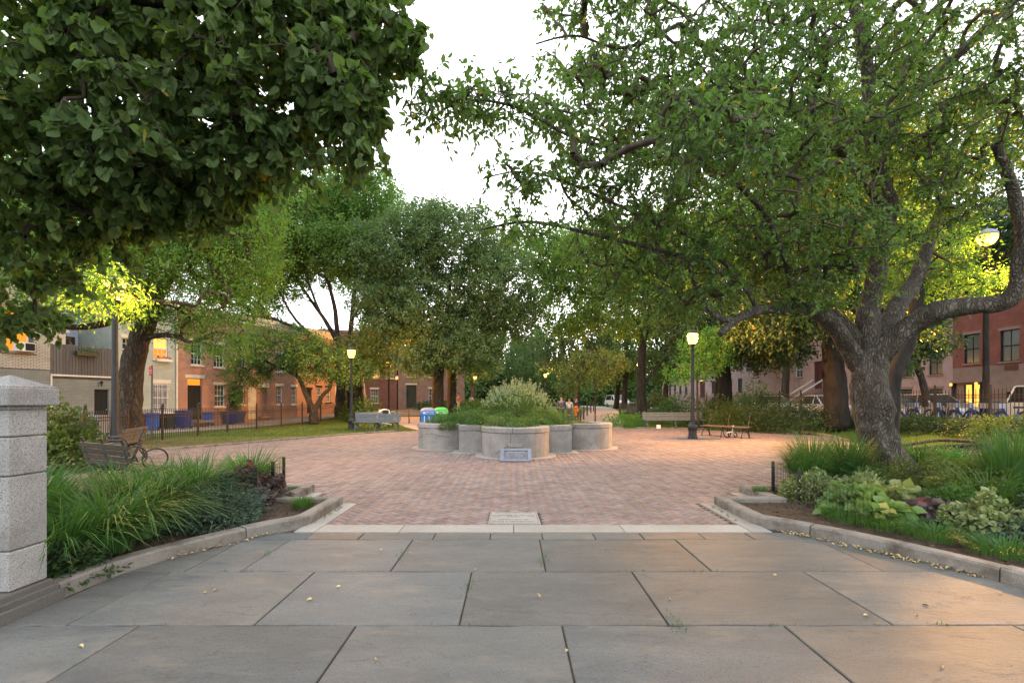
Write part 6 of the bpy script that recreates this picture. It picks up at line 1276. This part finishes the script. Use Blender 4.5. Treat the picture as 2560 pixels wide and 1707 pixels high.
# right bed
rbp = [('ornamental_grass', 'tall striped grass left of the big rough trunk', 'c', 5.35, 8.35, 520, 1.05, 'grass_pale', .7), ('ornamental_grass', 'bright green tall grass against the big rough trunk', 'c', 5.9, 8.3, 450, 1.0, 'grass', .55), ('ornamental_grass', 'striped grass reaching over the brick at the bed corner', 'c', 5.0, 7.95, 380, .85, 'grass', .8),
       ('variegated_shrub', 'cream edged small leaved shrub by the wire fence post', 'm', 4.75, 7.3, 3000, .5, 'varieg', .42), ('dark_shrub', 'dark green low shrub in front of the rough trunk', 'm', 5.75, 7.6, 3000, .42, 'leaf_pear', .45), ('variegated_shrub', 'yellow edged shrub right before the rough trunk', 'm', 5.3, 7.15, 2600, .42, 'varieg', .35),
       ('big_leaf_plant', 'lime green broad leaved plant behind the wire fence', 'h', 4.75, 6.45, 420, .34, 'lime', .5), ('big_leaf_plant', 'pale cream broad leaved plant right of the lime one', 'h', 5.25, 6.6, 380, .36, 'varieg', .5), ('big_leaf_plant', 'light green broad leaves nearest the right kerb', 'h', 4.75, 6.0, 320, .26, 'lime', .4), ('dark_leaf_plant', 'dark purple broad leaved plant with one red leaf', 'h', 5.3, 5.95, 220, .28, 'purple', .35),
       ('variegated_shrub', 'big cream mottled mound near the right kerb', 'h', 5.45, 5.35, 1500, .48, 'varieg', .45), ('bluegreen_plant', 'dark blue green mound at the right picture edge', 'm', 5.85, 4.9, 4200, .4, 'bluegreen', .5), ('bluegreen_plant', 'second dark blue green mound behind the cream mottled one', 'm', 6.5, 5.4, 3600, .42, 'bluegreen', .5),
       ('yellow_leaf_shrub', 'olive shrub with yellow leaves right of the rough trunk', 'm', 7.2, 7.6, 4200, .5, 'leaf_olive', .6), ('yellow_leaf_shrub', 'yellowish loose shrub beneath the rough trunk base', 'm', 6.5, 6.7, 3600, .5, 'leaf_olive', .55), ('dark_shrub', 'dark leafy shrub right of the yellow leaved one', 'm', 8.2, 7.7, 3600, .6, 'leaf_dark', .6),
       ('ornamental_grass', 'bright grass right of the big rough trunk', 'c', 7.6, 8.8, 420, .9, 'grass', .7), ('ornamental_grass', 'yellow green grass behind the rough trunk', 'c', 8.5, 9.1, 420, .8, 'grass_pale', .8), ('ornamental_grass', 'upright bright green blades at the right picture edge', 'c', 7.05, 6.7, 300, 1.15, 'grass', .25), ('ornamental_grass', 'thin upright stems beside the bright blades', 'c', 7.5, 6.9, 200, 1.05, 'grass_pale', .2),
       ('ornamental_grass', 'long drooping grass over the cream mottled mound', 'c', 6.3, 6.2, 50, 1.0, 'grass', 1.0), ('ornamental_grass', 'sparse dry straw coloured stalks above the far right grasses', 'c', 8.9, 8.0, 60, 1.15, 'grass_pale', .5), ('ornamental_grass', 'low grass among the far right shrubs', 'c', 9.3, 8.6, 380, .9, 'grass', .7), ('leafy_plant', 'green leafy plants at the far right back of the bed', 'm', 9.2, 7.6, 3200, .6, 'leaf_shrub', .7), ('variegated_shrub', 'mottled shrub behind the dark blue green mound', 'm', 7.3, 5.9, 3600, .5, 'varieg', .5), ('leafy_plant', 'green mound behind the striped grass', 'm', 6.6, 9.3, 2600, .5, 'leaf_shrub', .6)]
rbp += [('low_groundcover', 'low yellow green grass between the lime plant and the kerb', 'c', 4.35, 6.0, 420, .16, 'grass', .8), ('low_groundcover', 'thin grass under the light green broad leaves', 'c', 4.55, 5.65, 420, .18, 'grass', .8), ('low_groundcover', 'short grass along the kerb before the cream mottled mound', 'c', 4.75, 5.25, 420, .17, 'grass', .8), ('low_groundcover', 'short grass along the kerb nearest the right edge', 'c', 4.95, 4.7, 500, .17, 'grass', .8), ('leafy_plant', 'green leaves between the broad leaved plants and the mottled mound', 'm', 5.9, 6.3, 2600, .4, 'leaf_shrub', .5), ('leafy_plant', 'green leaves behind the dark shrub at the trunk foot', 'm', 6.3, 7.9, 2600, .5, 'leaf_olive', .5), ('dark_shrub', 'dark leaves between the olive shrub and upright blades', 'm', 7.9, 6.5, 3000, .6, 'leaf_dark', .6), ('leafy_plant', 'fresh green leaves at the back right beyond the trunk', 'm', 8.0, 8.3, 2600, .55, 'leaf_bright', .6)]
for i, (nm, lb, tp, x, y, n, h, m_, a) in enumerate(rbp):
    x -= .12; n = int(n * 1.3); h *= 1.3 if tp == 'm' and x > 6.3 else 1.05
    if tp == 'c': clump(nm, lb, (x, y, .085), n, h, .013 if h > .3 else .005, M[m_], a * 1.25, i + 70, sp=.2 if h > .3 else .32)
    elif tp == 'm': mound(nm, lb, (x, y, .085), a + .1, a + .05, h, n, M[m_], (.055, .028), seed=i + 70, cat='plant')
    else: mound(nm, lb, (x, y, .085), a * .85, a * .75, h, n, M[m_], (.12, .12) if 'big' in nm or 'dark_leaf' in nm else (.06, .055), 'heart', seed=i + 70, cat='plant', shell=.7, droop=.3)
# shrubs
for i, (nm, px, py, d, rx, rz_, m_, lb, lf) in enumerate([('bush', 150, 1130, 10.6, .8, 1.75, 'leaf_olive', 'loose broad leaved bush behind the stone pillar', (.11, .07)), ('shrub', 1690, 1040, 31, 1.9, 2.0, 'leaf_shrub', 'fresh green rounded shrub behind the long grey bench', (.12, .07)), ('shrub', 1775, 1045, 28, 2.1, 1.9, 'leaf_olive', 'olive brown shrub behind the lamp and long bench', (.12, .07)), ('shrub', 1850, 1050, 25.5, 1.7, 1.5, 'leaf_olive', 'shrub behind the bare seat bench', (.11, .06)),
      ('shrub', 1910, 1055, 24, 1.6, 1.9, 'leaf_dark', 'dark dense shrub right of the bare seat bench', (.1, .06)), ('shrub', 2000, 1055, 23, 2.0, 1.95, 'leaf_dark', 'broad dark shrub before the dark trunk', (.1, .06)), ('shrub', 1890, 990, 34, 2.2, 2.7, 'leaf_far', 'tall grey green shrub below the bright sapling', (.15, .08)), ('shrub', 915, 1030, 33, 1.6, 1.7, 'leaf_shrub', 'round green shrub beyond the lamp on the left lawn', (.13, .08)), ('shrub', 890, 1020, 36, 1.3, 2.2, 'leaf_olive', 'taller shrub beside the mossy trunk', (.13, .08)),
      ('shrub', 1560, 1052, 28.5, 1.5, .9, 'leaf_bright', 'low bright green planting left of the long grey bench', (.1, .05)), ('hedge_shrub', 1195, 1020, 55, 3.2, 1.3, 'leaf_olive', 'low hedge on the left beyond the walking person', (.2, .12)), ('shrub', 1100, 1030, 50, 3, 1.2, 'leaf_dark', 'low dark hedge behind the twin trunks', (.2, .12)), ('shrub', 1640, 1000, 45, 2.2, 2.0, 'leaf_dark', 'dark shrub behind the lone upright trunk', (.15, .1))]):
    x = fx(px, d); g0 = float(gz(x, d)); mound(nm, lb, (x, d, g0), rx, rx * .8, rz_, int((2600 if rx < 1.7 else 4200) * (1.6 if i == 0 else 1)), M[m_], lf, seed=i + 200, cat='shrub', shell=.45)
for i, y in enumerate(np.arange(11.5, 24, 1.5)):
    mound('low_shrub', ('low shrub at the right edge nearest the fallen branches', 'low shrub before the white utility car', 'low shrub before the foot of the tall street lamp', 'low shrub before the lit house entrance', 'low shrub before the middle of the silver car', 'low shrub before the thin bent street tree', 'low shrub just right of the burly trunk', 'low shrub half hidden by the burly trunk', 'low shrub just left of the burly trunk by the broad dark trunk')[i], (16.4 + .3 * math.sin(i * 2), y, float(gz(16.4, y)) - .03), 1.1, 1.0, .75 + .12 * math.sin(i * 3), 2000, M['leaf_dark' if i % 3 else 'leaf_olive'], (.1, .06), seed=i + 300, cat='shrub', group='low shrubs along the right fence')
# fallen branches on the right lawn
# stray dead blades and stems in the beds
lg = thing('fallen_branches', 'heap of fallen bare branches on the grass at the far right', 'branches', (12.2, 12.2, .05))
mb = MB()
for k in range(26):
    a = random.uniform(-.35, .35); L = random.uniform(1.2, 3.6); x, y = random.uniform(-2, 1), random.uniform(-1, 1); z = random.uniform(.02, .35)
    mb.tube(catmull([(x, y, z), (x + L * .5, y + a * L * .5 + random.uniform(-.1, .1), z + .12), (x + L, y + a * L, z + random.uniform(0, .2))], 4), [.045 * random.uniform(.4, 1.5)] * 9, 6)
mb.tube(catmull([(-3, .3, .1), (-1, .1, .16), (1, -.2, .22), (3, 0, .5)], 4), .09, 8); mb.build('branch', M['bark3'], lg, smooth=True)
# lawn blades
P = []
def scatter(n, x0, x1, y0, y1): return np.stack([rng.uniform(x0, x1, n), rng.uniform(y0, y1, n)], 1)
Q = np.concatenate([scatter(60000, -14, -4, 15, 36), scatter(30000, -4, 10, 27, 45), scatter(26000, 5, 17, 14, 30), scatter(12000, 8, 17, 9, 18), scatter(9000, 4, 14, 26, 33)])
k_ = ~inpoly(Q[:, 0], Q[:, 1], [(PC[0] + (x - PC[0]) * 1.008, PC[1] + (y - PC[1]) * 1.008) for x, y in plaza]); Q = Q[k_]
bare = (Q[:, 0] < -8) & (Q[:, 1] < 21) & (rng.random(len(Q)) < .8); Q = Q[~bare]
for pp_s, w in (([(-3.6, 25.4), (-5.2, 29), (-7.6, 36), (-9.5, 46)], 1.4), ([(4.6, 26.4), (5.6, 31), (7.4, 40), (9.8, 52)], 1.7)):
    xx = np.interp(Q[:, 1], [p[1] for p in pp_s], [p[0] for p in pp_s]); Q = Q[abs(Q[:, 0] - xx) > w]
P = np.stack([Q[:, 0], Q[:, 1], gz(Q[:, 0], Q[:, 1]) - .005], 1); A = rng.normal(size=P.shape) * .5 + [0, 0, 1]
V, F, rn = leaves(P, A, .075, .014, 'kite', rng, 0); link('lawn', npmesh('lawn', V, F, M['lawnblade'], rn), kind='stuff', label='short green lawn grass around the brick plaza', cat='grass')
P = []
for poly_ in (bl_, br_):
    q_a = np.stack([rng.uniform(-8.6, 12, 26000), rng.uniform(2.6, 11, 26000)], 1); P.append(q_a[inpoly(q_a[:, 0], q_a[:, 1], poly_)])
P = np.concatenate(P); P = np.stack([P[:, 0], P[:, 1], .088 + rng.random(len(P)) * .012], 1); A = rng.normal(size=P.shape); A[:, 2] *= .25
M['mulch'] = surf('bark_mulch', (.035, .024, .016), (.14, .09, .055), 3, .9, 0, var=.5, attr=True, world=True)
V, F, rn = leaves(P, A, .05, .018, 'kite', rng, 1.2, .2); link('mulch', npmesh('mulch', V, F, M['mulch'], rn), kind='stuff', label='loose dark bark mulch covering the soil of both flower beds', cat='mulch')
# weeds, moss and leaf litter
Q = []
for (a, b, n) in (((-3.5, 4.6), (-2.7, 5.85), 60), ((3.2, 5.8), (4.25, 4.2), 190), ((2.9, 6.2), (2.95, 7.2), 20), ((-2.5, 6.1), (-2.5, 7), 26)):
    t_ = rng.random((n, 1)); Q.append(np.array(a) + (np.array(b) - np.array(a)) * t_ + rng.normal(size=(n, 2)) * .035)
Q.append(scatter(34, -3, 4, 1.6, 5.4)); Q.append(scatter(170, -5, 9, 6.2, 22)); Q = np.concatenate(Q)
P = np.stack([Q[:, 0], Q[:, 1], np.full(len(Q), .036)], 1); A = rng.normal(size=P.shape); A[:, 2] = abs(A[:, 2]) * .25
V, F, rn = leaves(P, A, .036, .024, 'leaf', rng, 2., .35); link('leaf_litter', npmesh('leaf_litter', V, F, M['dead'], rn), kind='stuff', label='scattered dry fallen leaves on the paving and along the kerbs', cat='leaves')
Q = []
for y0 in (4.41, 3.36): Q.append(np.stack([rng.normal(size=90) * .12 + rng.choice([-2.5, -.37, 1.1, 1.84, 3.0], 90), y0 + rng.normal(size=90) * .008], 1))
for (x, y) in ((1.15, 3.37), (-1.12, 4.9), (.31, 4.7), (-.37, 4.0), (-2.5, 4.95)): Q.append(np.stack([x + rng.normal(size=60) * .03, y + rng.normal(size=60) * .12], 1))
Q = np.concatenate(Q); P = np.stack([Q[:, 0], Q[:, 1], np.full(len(Q), .015)], 1); V, F, rn = leaves(P, rng.normal(size=P.shape) * .6 + [0, 0, .7], .04, .006, 'kite', rng, 0)
link('joint_weeds', npmesh('joint_weeds', V, F, M['grass'], rn), kind='stuff', label='tiny weeds growing in the joints of the flagstones', cat='weeds')
